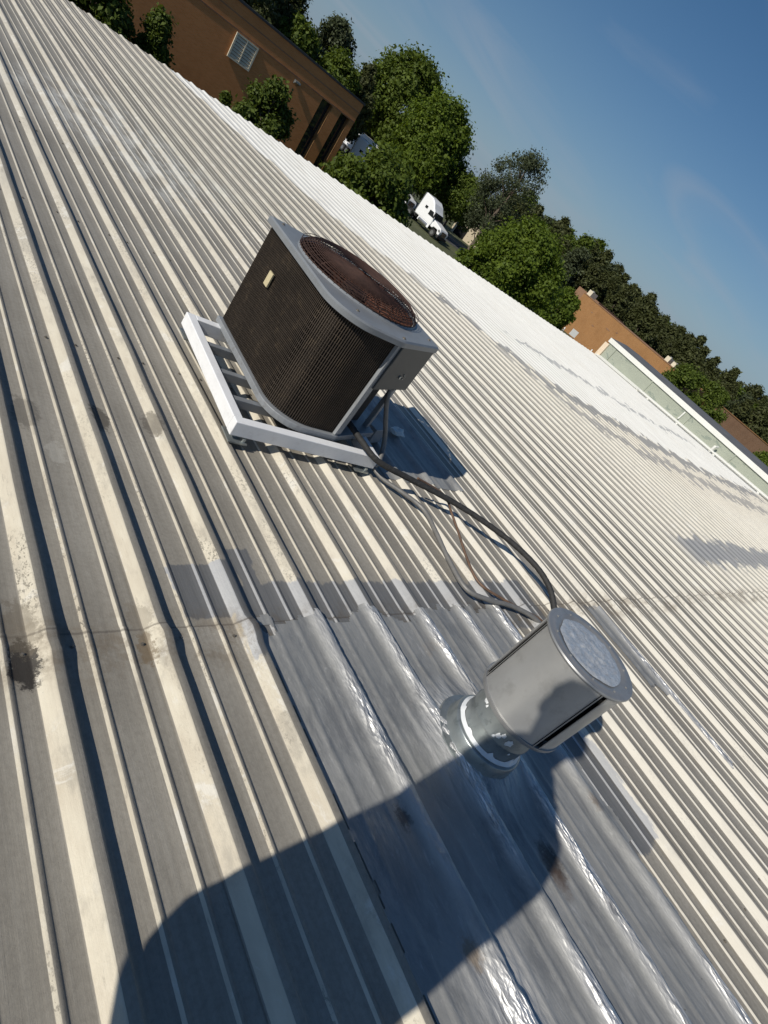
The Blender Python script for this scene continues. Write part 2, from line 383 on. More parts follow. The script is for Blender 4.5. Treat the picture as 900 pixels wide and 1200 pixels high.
def leaf_material(name, dark, light, trans=0.35):
    m = bpy.data.materials.new(name)
    nt, lk, b = nodes_of(m)
    at = nt.new('ShaderNodeAttribute'); at.attribute_name = 'tint'
    pos = nt.new('ShaderNodeNewGeometry').outputs['Position']
    f = math_n(nt, lk, 'ADD', math_n(nt, lk, 'MULTIPLY', at.outputs['Fac'], 0.65), math_n(nt, lk, 'MULTIPLY', noise_n(nt, lk, pos, 0.5, 3), 0.4))
    r = ramp(nt, [(0.15, dark), (0.55, tuple((a + c) / 2 for a, c in zip(dark, light))), (0.95, light)])
    lk.new(f, r.inputs[0])
    lk.new(r.outputs[0], b.inputs['Base Color'])
    b.inputs['Roughness'].default_value = 0.62
    b.inputs['Specular IOR Level'].default_value = 0.25
    tr = nt.new('ShaderNodeBsdfTranslucent')
    lk.new(mix_c(nt, lk, 0.5, r.outputs[0], (light[0] * 1.3, light[1] * 1.3, light[2] * 0.5)), tr.inputs['Color'])
    mx = nt.new('ShaderNodeMixShader'); mx.inputs[0].default_value = trans
    out = [n for n in nt if n.type == 'OUTPUT_MATERIAL'][0]
    lk.new(b.outputs[0], mx.inputs[1]); lk.new(tr.outputs[0], mx.inputs[2]); lk.new(mx.outputs[0], out.inputs['Surface'])
    MAT[name] = m

roof_material()
membrane_material()
brick_material('brick_brown', (0.52, 0.190, 0.055), (0.60, 0.235, 0.075), (0.50, 0.27, 0.13))
brick_material('brick_orange', (0.255, 0.120, 0.038), (0.31, 0.155, 0.055), (0.30, 0.18, 0.09))
brick_material('brick_dull', (0.19, 0.10, 0.055), (0.25, 0.135, 0.075), (0.26, 0.18, 0.12))
leaf_material('leaf_mid', (0.036, 0.062, 0.010), (0.150, 0.200, 0.030))
leaf_material('leaf_bright', (0.042, 0.076, 0.010), (0.165, 0.225, 0.026), 0.4)
leaf_material('leaf_dark', (0.030, 0.037, 0.014), (0.102, 0.114, 0.038), 0.25)
leaf_material('leaf_grey', (0.030, 0.042, 0.022), (0.105, 0.125, 0.062), 0.25)
leaf_material('leaf_conifer', (0.030, 0.052, 0.010), (0.125, 0.165, 0.026), 0.3)
simple('bark', (0.11, 0.085, 0.065), 0.9, var=0.3, scale=5)
simple('white_frame', (0.78, 0.785, 0.79), 0.5, dirt=((0.38, 0.36, 0.33), 0.22), var=0.05, scale=9)
simple('grey_sheet', (0.27, 0.285, 0.30), 0.45, metal=0.15, var=0.10, scale=9, dirt=((0.16, 0.15, 0.14), 0.45))
simple('cap_sheet', (0.215, 0.23, 0.245), 0.42, metal=0.15, var=0.10, scale=12, dirt=((0.22, 0.21, 0.20), 0.4))
simple('box_sheet', (0.062, 0.066, 0.066), 0.5, metal=0.1, var=0.1, scale=9)
simple('coil', (0.042, 0.031, 0.022), 0.75, var=0.35, scale=5, dirt=((0.085, 0.060, 0.040), 0.7))
simple('fin', (0.050, 0.038, 0.028), 0.6, metal=0.1, var=0.35, scale=6, dirt=((0.115, 0.085, 0.055), 0.7))
simple('rust', (0.115, 0.042, 0.024), 0.8, var=0.35, scale=14, dirt=((0.05, 0.022, 0.014), 0.7))
simple('rust_wire', (0.055, 0.028, 0.020), 0.7, metal=0.2, var=0.4, scale=20)
simple('dark_metal', (0.02, 0.02, 0.021), 0.6, var=0.2)
simple('label_paper', (0.52, 0.45, 0.28), 0.6, var=0.15, scale=60)
simple('foam', (0.022, 0.022, 0.022), 0.75, var=0.35, scale=30, bmp=0.004, dirt=((0.09, 0.09, 0.085), 0.4))
simple('copper', (0.15, 0.095, 0.065), 0.6, metal=0.2, var=0.3, scale=30)
simple('conduit', (0.20, 0.195, 0.185), 0.55, metal=0.3, var=0.15, scale=30)
simple('galv', (0.29, 0.315, 0.315), 0.36, metal=0.65, var=0.22, scale=11, dirt=((0.11, 0.13, 0.135), 0.6))
simple('galv_drum', (0.50, 0.50, 0.49), 0.40, metal=0.62, var=0.10, scale=5, dirt=((0.34, 0.335, 0.32), 0.5))
simple('galv_edge', (0.36, 0.36, 0.355), 0.42, metal=0.6, var=0.15, scale=16)
simple('sealant', (0.74, 0.76, 0.77), 0.45, var=0.08, scale=30)
simple('void', (0.006, 0.006, 0.006), 0.9, var=0.0)
simple('white_paint', (0.78, 0.78, 0.76), 0.4, var=0.04, scale=3)
simple('truck_white', (0.80, 0.81, 0.82), 0.25, var=0.03, scale=1)
simple('glass', (0.012, 0.014, 0.017), 0.06, var=0.1, spec=0.8)
simple('window_glass', (0.02, 0.024, 0.03), 0.08, var=0.2, spec=0.9, scale=0.6)
simple('rubber', (0.02, 0.02, 0.02), 0.85, var=0.2)
simple('chrome', (0.55, 0.55, 0.56), 0.25, metal=0.9, var=0.05)
simple('louver', (0.62, 0.56, 0.43), 0.6, var=0.1, scale=3)
simple('coping_dark', (0.035, 0.035, 0.037), 0.6, var=0.2, scale=3)
simple('dark_roof', (0.115, 0.118, 0.125), 0.8, var=0.2, scale=1.5)
simple('parapet_green', (0.31, 0.335, 0.275), 0.95, var=0.07, scale=1.6)
def peel():
    nt, lk, b = nodes_of(MAT['parapet_green'])
    src = b.inputs['Base Color'].links[0].from_socket
    pos = nt.new('ShaderNodeNewGeometry').outputs['Position']
    k = sstep(nt, lk, noise_n(nt, lk, mapping(nt, lk, pos, (1, 0.9, 2.2)), 1.6, 9, 0.68, 0.5), 0.575, 0.60, 0, 0.8)
    lk.new(mix_c(nt, lk, k, src, (0.20, 0.235, 0.20)), b.inputs['Base Color'])
peel()
simple('parapet_white', (0.70, 0.70, 0.655), 0.6, var=0.05, scale=2.0)
simple('peach', (0.66, 0.54, 0.40), 0.7, var=0.06, scale=2)
simple('cream_wall', (0.66, 0.56, 0.40), 0.8, var=0.07, scale=0.6)
simple('wall_metal', (0.48, 0.46, 0.40), 0.6, var=0.08, scale=1.0)
simple('asphalt', (0.062, 0.060, 0.058), 0.9, var=0.25, scale=0.7)
simple('concrete', (0.30, 0.25, 0.21), 0.9, var=0.15, scale=0.8)
simple('soil_curb', (0.24, 0.15, 0.10), 0.95, var=0.2, scale=0.6)
simple('skin', (0.42, 0.25, 0.17), 0.5, var=0.08, scale=10)
simple('jacket', (0.03, 0.04, 0.06), 0.85, var=0.2, scale=20)
simple('trousers', (0.05, 0.055, 0.07), 0.9, var=0.2, scale=20)
simple('boots', (0.06, 0.04, 0.025), 0.7, var=0.2, scale=20)
simple('hair', (0.02, 0.014, 0.01), 0.7, var=0.3, scale=40)
simple('phone_black', (0.01, 0.01, 0.012), 0.2, var=0.0)
simple('screw', (0.20, 0.18, 0.15), 0.5, metal=0.5, var=0.3, scale=50)
simple('plastic', (0.62, 0.66, 0.64), 0.5, var=0.1, scale=30)

def ground_material():
    m = bpy.data.materials.new('ground')
    nt, lk, b = nodes_of(m)
    pos = nt.new('ShaderNodeNewGeometry').outputs['Position']
    r = ramp(nt, [(0.3, (0.050, 0.062, 0.022)), (0.55, (0.080, 0.088, 0.034)), (0.8, (0.125, 0.118, 0.055))])
    lk.new(noise_n(nt, lk, pos, 0.25, 8, 0.7), r.inputs[0])
    lk.new(r.outputs[0], b.inputs['Base Color'])
    b.inputs['Roughness'].default_value = 0.95
    bump(nt, lk, noise_n(nt, lk, pos, 9, 5, 0.7), 0.6, 0.06, b)
    MAT['ground'] = m
ground_material()

# ------------------------------------------------------------------ mesh helpers
class MB:
    def __init__(s):
        s.v, s.f = [], []
    def add(s, vs, fs):
        o = len(s.v)
        s.v += [tuple(v) for v in vs]
        s.f += [tuple(i + o for i in f) for f in fs]
        return s
    def box(s, x0, x1, y0, y1, z0, z1):
        v = [(x0, y0, z0), (x1, y0, z0), (x1, y1, z0), (x0, y1, z0), (x0, y0, z1), (x1, y0, z1), (x1, y1, z1), (x0, y1, z1)]
        return s.add(v, [(0, 3, 2, 1), (4, 5, 6, 7), (0, 1, 5, 4), (1, 2, 6, 5), (2, 3, 7, 6), (3, 0, 4, 7)])
    def prism(s, poly, d0, d1, axis='Y'):
        """poly of 2d points extruded along an axis: 'Y' -> (x,z) poly, 'Z' -> (x,y) poly, 'X' -> (y,z) poly"""
        n = len(poly)
        def P(a, b, d):
            return {'Y': (a, d, b), 'Z': (a, b, d), 'X': (d, a, b)}[axis]
        vs = [P(a, b, d0) for a, b in poly] + [P(a, b, d1) for a, b in poly]
        fs = [tuple(range(n))[::-1], tuple(range(n, 2 * n))] + [(i, (i + 1) % n, n + (i + 1) % n, n + i) for i in range(n)]
        return s.add(vs, fs)
    def lathe(s, prof, seg=32, c=(0, 0, 0), a0=0.0, a1=2 * PI):
        full = abs(a1 - a0 - 2 * PI) < 1e-6
        k = seg if full else seg + 1
        vs = []
        for i in range(k):
            a = a0 + (a1 - a0) * i / seg
            for r, z in prof:
                vs.append((c[0] + r * math.cos(a), c[1] + r * math.sin(a), c[2] + z))
        n = len(prof)
        fs = []
        for i in range(seg):
            j = (i + 1) % k
            for q in range(n - 1):
                fs.append((i * n + q, j * n + q, j * n + q + 1, i * n + q + 1))
        return s.add(vs, fs)
    def disc(s, r, z, c=(0, 0, 0), seg=32):
        vs = [(c[0] + r * math.cos(2 * PI * i / seg), c[1] + r * math.sin(2 * PI * i / seg), c[2] + z) for i in range(seg)]
        return s.add(vs, [tuple(range(seg))])
    def cyl(s, p0, p1, r0, r1=None, seg=12, cap=True):
        r1 = r0 if r1 is None else r1
        p0, p1 = Vector(p0), Vector(p1)
        d = (p1 - p0).normalized()
        a = d.orthogonal().normalized(); b = d.cross(a)
        vs = []
        for p, r in ((p0, r0), (p1, r1)):
            for i in range(seg):
                t = 2 * PI * i / seg
                vs.append(p + r * (math.cos(t) * a + math.sin(t) * b))
        fs = [(i, (i + 1) % seg, seg + (i + 1) % seg, seg + i) for i in range(seg)]
        if cap: fs += [tuple(range(seg))[::-1], tuple(range(seg, 2 * seg))]
        return s.add(vs, fs)
    def tube(s, pts, r, seg=10, sub=6, ridge=0.0):
        P = [Vector(p) for p in pts]
        rs = r if isinstance(r, (list, tuple)) else [r] * len(P)
        path, rad = [], []
        n = len(P)
        for i in range(n - 1):
            a, b, c_, d = P[max(i - 1, 0)], P[i], P[i + 1], P[min(i + 2, n - 1)]
            for k in range(sub):
                t = k / sub
                path.append(0.5 * ((2 * b) + (c_ - a) * t + (2 * a - 5 * b + 4 * c_ - d) * t * t + (3 * b - a - 3 * c_ + d) * t ** 3))
                rad.append(rs[i] * (1 - t) + rs[i + 1] * t)
        path.append(P[-1]); rad.append(rs[-1])
        up = Vector((0.13, 0.2, 1)).normalized()
        vs = []
        for i, p in enumerate(path):
            t = (path[min(i + 1, len(path) - 1)] - path[max(i - 1, 0)]).normalized()
            a = t.cross(up)
            a = a.normalized() if a.length > 1e-4 else t.orthogonal().normalized()
            b = t.cross(a)
            rr = rad[i] * (1 + (ridge if i % 2 else -ridge))
            for k in range(seg):
                g = 2 * PI * k / seg
                vs.append(p + rr * (math.cos(g) * a + math.sin(g) * b))
        fs = []
        for i in range(len(path) - 1):
            for k in range(seg):
                fs.append((i * seg + k, i * seg + (k + 1) % seg, (i + 1) * seg + (k + 1) % seg, (i + 1) * seg + k))
        fs += [tuple(range(seg))[::-1], tuple(range((len(path) - 1) * seg, len(path) * seg))]
        return s.add(vs, fs)
    def mesh(s, name):
        me = bpy.data.meshes.new(name)
        me.from_pydata(s.v, [], s.f)
        bm = bmesh.new(); bm.from_mesh(me)
        bmesh.ops.recalc_face_normals(bm, faces=bm.faces)
        bm.to_mesh(me); bm.free()
        return me
    def build(s, name, mat, parent=None, smooth=False, bevel=0.0, loc=None, rot=None, angle=40):
        me = s.mesh(name)
        return link(name, me, mat, parent, smooth, bevel, loc, rot, angle)

def link(name, me, mat, parent=None, smooth=False, bevel=0.0, loc=None, rot=None, angle=40):
    if mat is not None:
        me.materials.append(MAT[mat])
    o = bpy.data.objects.new(name, me)
    C.objects.link(o)
    if loc is not None: o.location = loc
    if rot is not None: o.rotation_euler = rot
    if parent is not None: o.parent = parent
    if smooth:
        for p in me.polygons: p.use_smooth = True
        bm = bmesh.new(); bm.from_mesh(me)
        for e in bm.edges:
            if len(e.link_faces) == 2 and e.calc_face_angle(0) > R(angle): e.smooth = False
        bm.to_mesh(me); bm.free()
    if bevel:
        b = o.modifiers.new('bevel', 'BEVEL'); b.width = bevel; b.segments = 2; b.limit_method = 'ANGLE'; b.angle_limit = R(35)
    return o

def tag(o, label, cat, group=None):
    o['label'] = label; o['category'] = cat
    if group: o['group'] = group
    return o
def thing(name, label, cat, loc=(0, 0, 0), rotz=0.0, group=None):
    o = bpy.data.objects.new(name, None)
    o.empty_display_size = 0.2
    C.objects.link(o); o.location = loc; o.rotation_euler = (0, 0, rotz)
    return tag(o, label, cat, group)
def struct(o):
    o['kind'] = 'structure'; return o
def copy_tree(o, parent=None):
    c = o.copy(); C.objects.link(c); c.parent = parent
    for ch in o.children: copy_tree(ch, c)
    return c
def polar(azd, dist): return (math.sin(R(azd)) * dist, math.cos(R(azd)) * dist)

# ------------------------------------------------------------------ ground, road, yard
g = MB().add([(-1500, -1500, GZ), (1500, -1500, GZ), (1500, 1500, GZ), (-1500, 1500, GZ)], [(0, 1, 2, 3)]).build('ground', 'ground'); struct(g)
def sheet(name, poly, z, mat):
    o = MB().add([(x, y, z) for x, y in poly], [tuple(range(len(poly)))]).build(name, mat); return struct(o)
sheet('road', [(-200, 81), (300, 66.5), (300, 74), (-200, 88.5)], GZ + 0.012, 'asphalt')
sheet('parking_lot', [(40, 77.9), (77, 77.0), (80, 118), (36, 118)], GZ + 0.008, 'asphalt')
sheet('verge_path', [(66, 82), (140, 66), (140, 68.5), (68, 85)], GZ + 0.02, 'soil_curb')

# ------------------------------------------------------------------ the building whose roof we stand on
PITCH_R = 0.3048
RC0 = 0.8507                       # centre of rib number 0
EAVE = 15.42
LAP = 0.957
bld = thing('warehouse_building', 'low warehouse with a pale ribbed metal roof filling the foreground', 'building', (0, 0, 0))
X0, X1 = RC0 - 0.05 - 21 * PITCH_R, 26.7
YR = -7.2
MBw = MB(); MBw.box(X0 + 0.1, X1, EAVE - 0.35, EAVE - 0.15, GZ, rz(EAVE) - 0.14); MBw.build('wall', 'wall_metal', bld)
MBw = MB(); MBw.box(X0 + 0.1, X0 + 0.3, YR, EAVE - 0.36, GZ, rz(EAVE) - 0.15); MBw.build('wall', 'wall_metal', bld)
MBw = MB(); MBw.box(X0 + 0.31, X1, YR, YR + 0.2, GZ, rz(EAVE) - 0.15); MBw.build('wall', 'wall_metal', bld)
dk = MB().add([(X0 + 0.1, YR, rz(YR) - 0.03), (X1, YR, rz(YR) - 0.03), (X1, EAVE - 0.1, rz(EAVE) - 0.03), (X0 + 0.1, EAVE - 0.1, rz(EAVE) - 0.03),
               (X0 + 0.1, YR, rz(YR) - 0.12), (X1, YR, rz(YR) - 0.12), (X1, EAVE - 0.1, rz(EAVE) - 0.12), (X0 + 0.1, EAVE - 0.1, rz(EAVE) - 0.12)],
              [(0, 1, 2, 3), (7, 6, 5, 4), (0, 4, 5, 1), (1, 5, 6, 2), (2, 6, 7, 3), (3, 7, 4, 0)])
roof = dk.build('roof', 'wall_metal', bld)

# cross-section of one pitch, relative to the rib centre: (dx, z, paint)
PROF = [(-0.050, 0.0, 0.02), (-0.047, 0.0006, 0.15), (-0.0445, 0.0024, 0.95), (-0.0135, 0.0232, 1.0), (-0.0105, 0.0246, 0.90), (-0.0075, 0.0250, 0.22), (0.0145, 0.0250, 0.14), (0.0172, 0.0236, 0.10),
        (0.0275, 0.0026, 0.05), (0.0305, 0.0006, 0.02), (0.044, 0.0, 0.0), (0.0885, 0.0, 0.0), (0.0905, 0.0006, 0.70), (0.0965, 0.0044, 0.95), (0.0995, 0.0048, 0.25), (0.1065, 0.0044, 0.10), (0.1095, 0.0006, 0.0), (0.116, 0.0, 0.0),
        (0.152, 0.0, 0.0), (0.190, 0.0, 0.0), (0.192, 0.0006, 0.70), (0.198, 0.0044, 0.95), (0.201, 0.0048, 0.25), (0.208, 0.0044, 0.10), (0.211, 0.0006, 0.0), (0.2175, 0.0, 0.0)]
def make_panel(k0, y0, y1, lift, parent):
    """one corrugated sheet covering ribs k0 .. k0+3 (the last rib lies under the next sheet)"""
    xs, zs, ps = [], [], []
    for r in range(3):
        for dx, z, pt in PROF:
            xs.append(RC0 + (k0 + r) * PITCH_R + dx); zs.append(z + (0.0014 if r == 0 and dx < 0.05 else 0.0)); ps.append(pt)
    for dx, z, pt in PROF[:9]:
        xs.append(RC0 + (k0 + 3) * PITCH_R + dx); zs.append(z - 0.0012); ps.append(pt)
    xs, zs, ps = np.array(xs), np.array(zs), np.array(ps)
    near = abs(RC0 + (k0 + 1.5) * PITCH_R - 1.5) < 4.2
    ys = [y0]
    while ys[-1] < y1 - 1e-4:
        y = ys[-1]
        st = (0.035 if abs(y - 0.9) < 0.35 else 0.075 if -1.6 < y < 3.2 else 0.2) if near else 0.45
        ys.append(min(y + st, y1))
    ys = np.array(ys)
    XX, YY = np.meshgrid(xs, ys)
    ZZ = np.repeat(zs[None, :], len(ys), 0)
    H = ZZ / 0.025
    dents = np.zeros_like(XX); wx = np.zeros_like(XX)
    for i in range(len(ys)):
        for r in range(4):
            sl = slice(r * 26, min(r * 26 + 26, len(xs)))
            kk = k0 + r
            n1 = mnoise.noise((kk * 7.3, ys[i] * 1.1, 3.1)); n2 = mnoise.noise((kk * 5.1, ys[i] * 4.5, 9.7)); n3 = mnoise.noise((kk * 3.7 + 1.3, ys[i] * 0.35, 5.0))
            lapb = math.exp(-((ys[i] - 0.915) / 0.05) ** 2) if near and kk <= 1 else 0.0
            dents[i, sl] = H[i, sl] * (0.0016 * n1 + 0.0010 * n2 + lapb * (0.008 + 0.009 * mnoise.noise((kk * 9.1, ys[i] * 22, 1.0))))
            wx[i, sl] = H[i, sl] * (0.0022 * n1 + 0.0014 * n2 + lapb * 0.010 * mnoise.noise((kk * 4.4, ys[i] * 17, 4.0))) + 0.002 * n3
    flatw = np.array([[0.0011 * mnoise.noise((xs[j] * 5.0, ys[i] * 1.6, 0.5)) if near else 0.0 for j in range(len(xs))] for i in range(len(ys))])
    ZZ = ZZ + dents + flatw * (1 - np.minimum(H * 3, 1)) + lift - SL * YY
    XX = XX + wx
    n, mcol = len(ys), len(xs)
    me = bpy.data.meshes.new('roof_panel')
    V = np.stack([XX, YY, ZZ], -1).reshape(-1, 3)
    idx = np.arange(n * mcol).reshape(n, mcol)
    F = np.stack([idx[:-1, :-1], idx[:-1, 1:], idx[1:, 1:], idx[1:, :-1]], -1).reshape(-1, 4)
    me.vertices.add(len(V)); me.vertices.foreach_set('co', V.ravel())
    me.loops.add(F.size); me.loops.foreach_set('vertex_index', F.ravel())
    me.polygons.add(len(F)); me.polygons.foreach_set('loop_start', np.arange(0, F.size, 4)); me.polygons.foreach_set('loop_total', np.full(len(F), 4))
    me.update(calc_edges=True)
    a = me.attributes.new('paint', 'FLOAT', 'POINT')
    a.data.foreach_set('value', np.repeat(ps[None, :], n, 0).ravel().astype(np.float32))
    return link('roof_panel', me, 'roof', parent)
for j in range(-7, 30):
    k0 = 3 * j
    if RC0 + (k0 + 3) * PITCH_R > X1 + 0.5: break
    make_panel(k0, LAP - 0.16, EAVE + 0.04 * rnd.random(), 0.0, roof)
    make_panel(k0, YR, LAP + rnd.uniform(-0.012, 0.012), 0.0026, roof)

# roof screws beside the ribs along the purlins (joined: far too many and tiny)
sc = MB()
for yy in (LAP - 0.05, 2.5, 4.05, 5.6, -0.62):
    for k in range(-4, 16):
        for dx in (0.058, 0.245):
            x = RC0 + k * PITCH_R + dx + rnd.uniform(-.004, .004); y = yy + rnd.uniform(-.01, .01)
            if abs(x - 1.9) < 0.2 and abs(y - 0.35) < 0.2: continue
            z = rz(y) + 0.002
            sc.lathe([(0.0065, 0.0), (0.0065, 0.0016), (0.0035, 0.0016), (0.0035, 0.0050), (0.0, 0.0054)], 7, (x, y, z))
s_o = sc.build('roof_screws', 'screw', roof); s_o['kind'] = 'stuff'

# gutter along the eave
gt = MB()
gt.prism([(EAVE - 0.14, rz(EAVE) - 0.055), (EAVE - 0.14, rz(EAVE) - 0.17), (EAVE - 0.02, rz(EAVE) - 0.17), (EAVE + 0.0, rz(EAVE) - 0.06), (EAVE - 0.012, rz(EAVE) - 0.06), (EAVE - 0.03, rz(EAVE) - 0.158), (EAVE - 0.128, rz(EAVE) - 0.158), (EAVE - 0.128, rz(EAVE) - 0.055)], X0, X1, 'X')
gt.build('gutter', 'white_frame', bld)

# ------------------------------------------------------------------ silver repair membrane around the vent
VC = (1.90, 0.345)
def rib_height(x):
    k = math.floor((x - RC0 + 0.050) / PITCH_R)
    d = x - RC0 - k * PITCH_R
    for (a, za, _), (b, zb, _) in zip(PROF, PROF[1:] + [(PITCH_R - 0.050, 0, 0)]):
        if a <= d <= b: return za + (zb - za) * (d - a) / max(b - a, 1e-9)
    return 0.0
def make_patch(name, inside, bx, step, wr, label, fillet=0.0035, mat='membrane', mound=True):
    xa, xb, ya, yb_ = bx
    xs = np.arange(xa, xb + 1e-6, step); ys = np.arange(ya, yb_ + 1e-6, step * 1.35)
    xf = np.arange(xa - 0.1, xb + 0.1, 0.003)
    hf = np.array([rib_height(x) for x in xf])
    ker = np.exp(-0.5 * (np.arange(-0.06, 0.0601, 0.003) / fillet) ** 2); ker /= ker.sum()
    hs = np.maximum(np.convolve(hf, ker, 'same'), hf)
    hgt = np.interp(xs, xf, hs)
    idx = -np.ones((len(ys), len(xs)), int)
    V, S = [], []
    cells = {}
    for i, y in enumerate(ys):
        for j, x in enumerate(xs):
            e = inside(x, y)
            if e <= 0: continue
            h = hgt[j]
            w = wr * (mnoise.noise((x * 26, y * 7, 1.0)) * 0.0008 + mnoise.noise((x * 55, y * 16, 4.0)) * 0.0006 + max(0, abs(mnoise.noise((x * 14 + 4, y * 4, 7.0))) - 0.3) * 0.005)
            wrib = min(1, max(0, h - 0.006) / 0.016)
            w += wr * wrib * (mnoise.noise((x * 90, y * 30, 2.0)) * 0.0022 + abs(mnoise.noise((x * 40, y * 22, 8.0))) * 0.0026 + mnoise.noise((x * 25, y * 60, 5.0)) * 0.0012)
            w *= 0.35 if y > 1.0 else 1.0
            gf = math.exp(-(((x - 1.45) / 0.10) ** 2 + ((y + 0.30) / 0.16) ** 2)) if mound else 0.0
            w += gf * (0.010 * mnoise.noise((x * 34 + y * 14, y * 20 - x * 22, 3.3)) + 0.006 * abs(mnoise.noise((x * 60, y * 26, 6.1))))
            if mound:
                d = math.hypot(x - VC[0], y - VC[1])
                if d < 0.34:
                    t = max(0, 1 - (d - 0.15) / 0.19); t = min(1, t) ** 2
                    a = math.atan2(y - VC[1], x - VC[0])
                    h = h + (max(h, 0.042) - h) * t
                    w += t * 0.005 * mnoise.noise((math.cos(a) * 6, math.sin(a) * 6, d * 9)) + t * 0.002 * math.sin(a * 23 + 5 * mnoise.noise((x * 9, y * 9, 0)))
            edge = min(1, e / 0.03)
            idx[i, j] = len(V)
            V.append((x + wr * wrib * 0.004 * mnoise.noise((x * 20, y * 9, 30.0)), y, rz(y) + (0.0050 if y < LAP + 0.02 else 0.0026) + h + 0.0006 * edge + w * edge * 0.9 + (0.0016 if edge >= 1 else 0)))
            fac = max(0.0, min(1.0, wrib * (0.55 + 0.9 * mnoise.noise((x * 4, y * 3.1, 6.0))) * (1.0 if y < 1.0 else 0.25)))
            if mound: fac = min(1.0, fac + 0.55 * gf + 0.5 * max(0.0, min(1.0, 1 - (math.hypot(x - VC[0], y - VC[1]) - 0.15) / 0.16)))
            S.append(fac)
    F = []
    for i in range(len(ys) - 1):
        for j in range(len(xs) - 1):
            q = (idx[i, j], idx[i, j + 1], idx[i + 1, j + 1], idx[i + 1, j])
            if min(q) >= 0: F.append(q)
    me = bpy.data.meshes.new(name); me.from_pydata(V, [], F)
    a = me.attributes.new('shine', 'FLOAT', 'POINT'); a.data.foreach_set('value', np.array(S, np.float32))
    o = link(name, me, mat, roof)
    for p in me.polygons: p.use_smooth = True
    o['label'] = label
    return o
def inside_main(x, y):
    n = 0.035 * mnoise.noise((x * 6, y * 6, 12.0)) + 0.02 * mnoise.noise((x * 19, y * 19, 2.0))
    top = 0.97 + n * 2.2
    left = 1.190
    right = 2.75 if y > 0.3 else 2.47 if y > -0.2 else 2.425
    if y <= -0.2: right -= 0.02 * math.sin(y * 5)
    if y < 0.955: left += 0.3 * n * 0.4
    return min(top - y, x - (left + 0.4 * n), (right + n) - x, y + 2.4)
mem = make_patch('roof_membrane', inside_main, (0.9, 3.2, -1.7, 1.3), 0.0085, 1.0, 'crinkled silver repair membrane draped over the ribs around the vent')
def inside_small(x, y):
    n = 0.03 * mnoise.noise((x * 7, y * 5, 22.0))
    n2 = 0.05 * mnoise.noise((x * 22, y * 6, 2.0))
    return min(x - ((3.745 if y > 0.28 + n2 * 2 else 3.862) + n * 0.4), (3.905 + n * 0.5) - x, (0.92 + n + n2) - y, y - (-0.25 + n + n2))
make_patch('roof_membrane', inside_small, (3.68, 4.0, -0.35, 1.05), 0.009, 0.5, 'narrow silver repair strip over one rib beyond the vent', mound=False)
def inside_ac(x, y):
    n = 0.03 * mnoise.noise((x * 7, y * 5, 42.0))
    return min(x - (2.55 + n), (3.32 + n) - x, (3.02 + n) - y, y - (1.93 + n))
make_patch('roof_membrane', inside_ac, (2.5, 3.4, 1.85, 3.1), 0.013, 0.7, 'silver repair patch in the shadow beside the condenser', mound=False)

# ------------------------------------------------------------------ parapet at the far right end of the roof
par = MB()
PT, PW = 0.31, 26.7                # top of the green field, wall plane
PY0, PY1 = YR, EAVE - 0.25
par.box(PW + 0.05, PW + 0.35, PY0, PY1, rz(EAVE) - 0.3, 0.50)
parapet = par.build('parapet_wall', 'parapet_green', bld)
parapet['label'] = 'pale green panelled wall rising at the far end of the roof'
y = PY0 + 0.02
i = 0
while y < PY1 - 0.3:
    L_ = min(2.42, PY1 - y)
    pn = MB(); zt = PT + rnd.uniform(-0.004, 0.004)
    yb0, yb1 = y + 0.012, y + L_ - 0.012
    d = rnd.uniform(0, 0.008)
    pn.add([(PW + 0.02 - d, yb0, rz(yb0) + 0.02), (PW + 0.02 - d, yb1, rz(yb1) + 0.02), (PW + 0.02 - d, yb1, zt), (PW + 0.02 - d, yb0, zt),
            (PW + 0.055, yb0, rz(yb0) + 0.02), (PW + 0.055, yb1, rz(yb1) + 0.02), (PW + 0.055, yb1, zt), (PW + 0.055, yb0, zt)],
           [(0, 1, 2, 3), (7, 6, 5, 4), (0, 4, 5, 1), (1, 5, 6, 2), (2, 6, 7, 3), (3, 7, 4, 0)])
    pn.build('wall_panel', 'parapet_green', parapet)
    st = MB().box(PW - 0.025, PW + 0.03, y - 0.03, y + 0.03, rz(y) + 0.05, zt + 0.0)
    if i % 2 == 0: st.build('seam_batten', 'parapet_white' if i % 8 == 4 else 'parapet_green', parapet)
    y += L_; i += 1
tr = MB(); tr.box(PW - 0.06, PW + 0.40, PY0 - 0.02, PY1 + 0.05, PT, 0.52); tr.build('trim', 'parapet_white', parapet, bevel=0.01)
cpg = MB(); cpg.prism([(PW - 0.045, 0.523), (PW + 1.5, 0.66), (PW + 3.2, 0.66), (PW + 3.2, 0.5), (PW + 0.41, 0.5)], PY0, PY1 + 0.03, 'Y'); cpg.build('coping', 'dark_roof', parapet)
en = MB(); en.box(PW - 0.09, PW + 0.02, PY1 - 0.13, PY1 + 0.12, rz(EAVE), 0.24); en.build('end_trim', 'peach', parapet)
bw_ = MB(); bw_.box(PW + 0.40, PW + 3.2, PY0, PY1, GZ, 0.49); bw_.build('rear_wall', 'wall_metal', parapet)
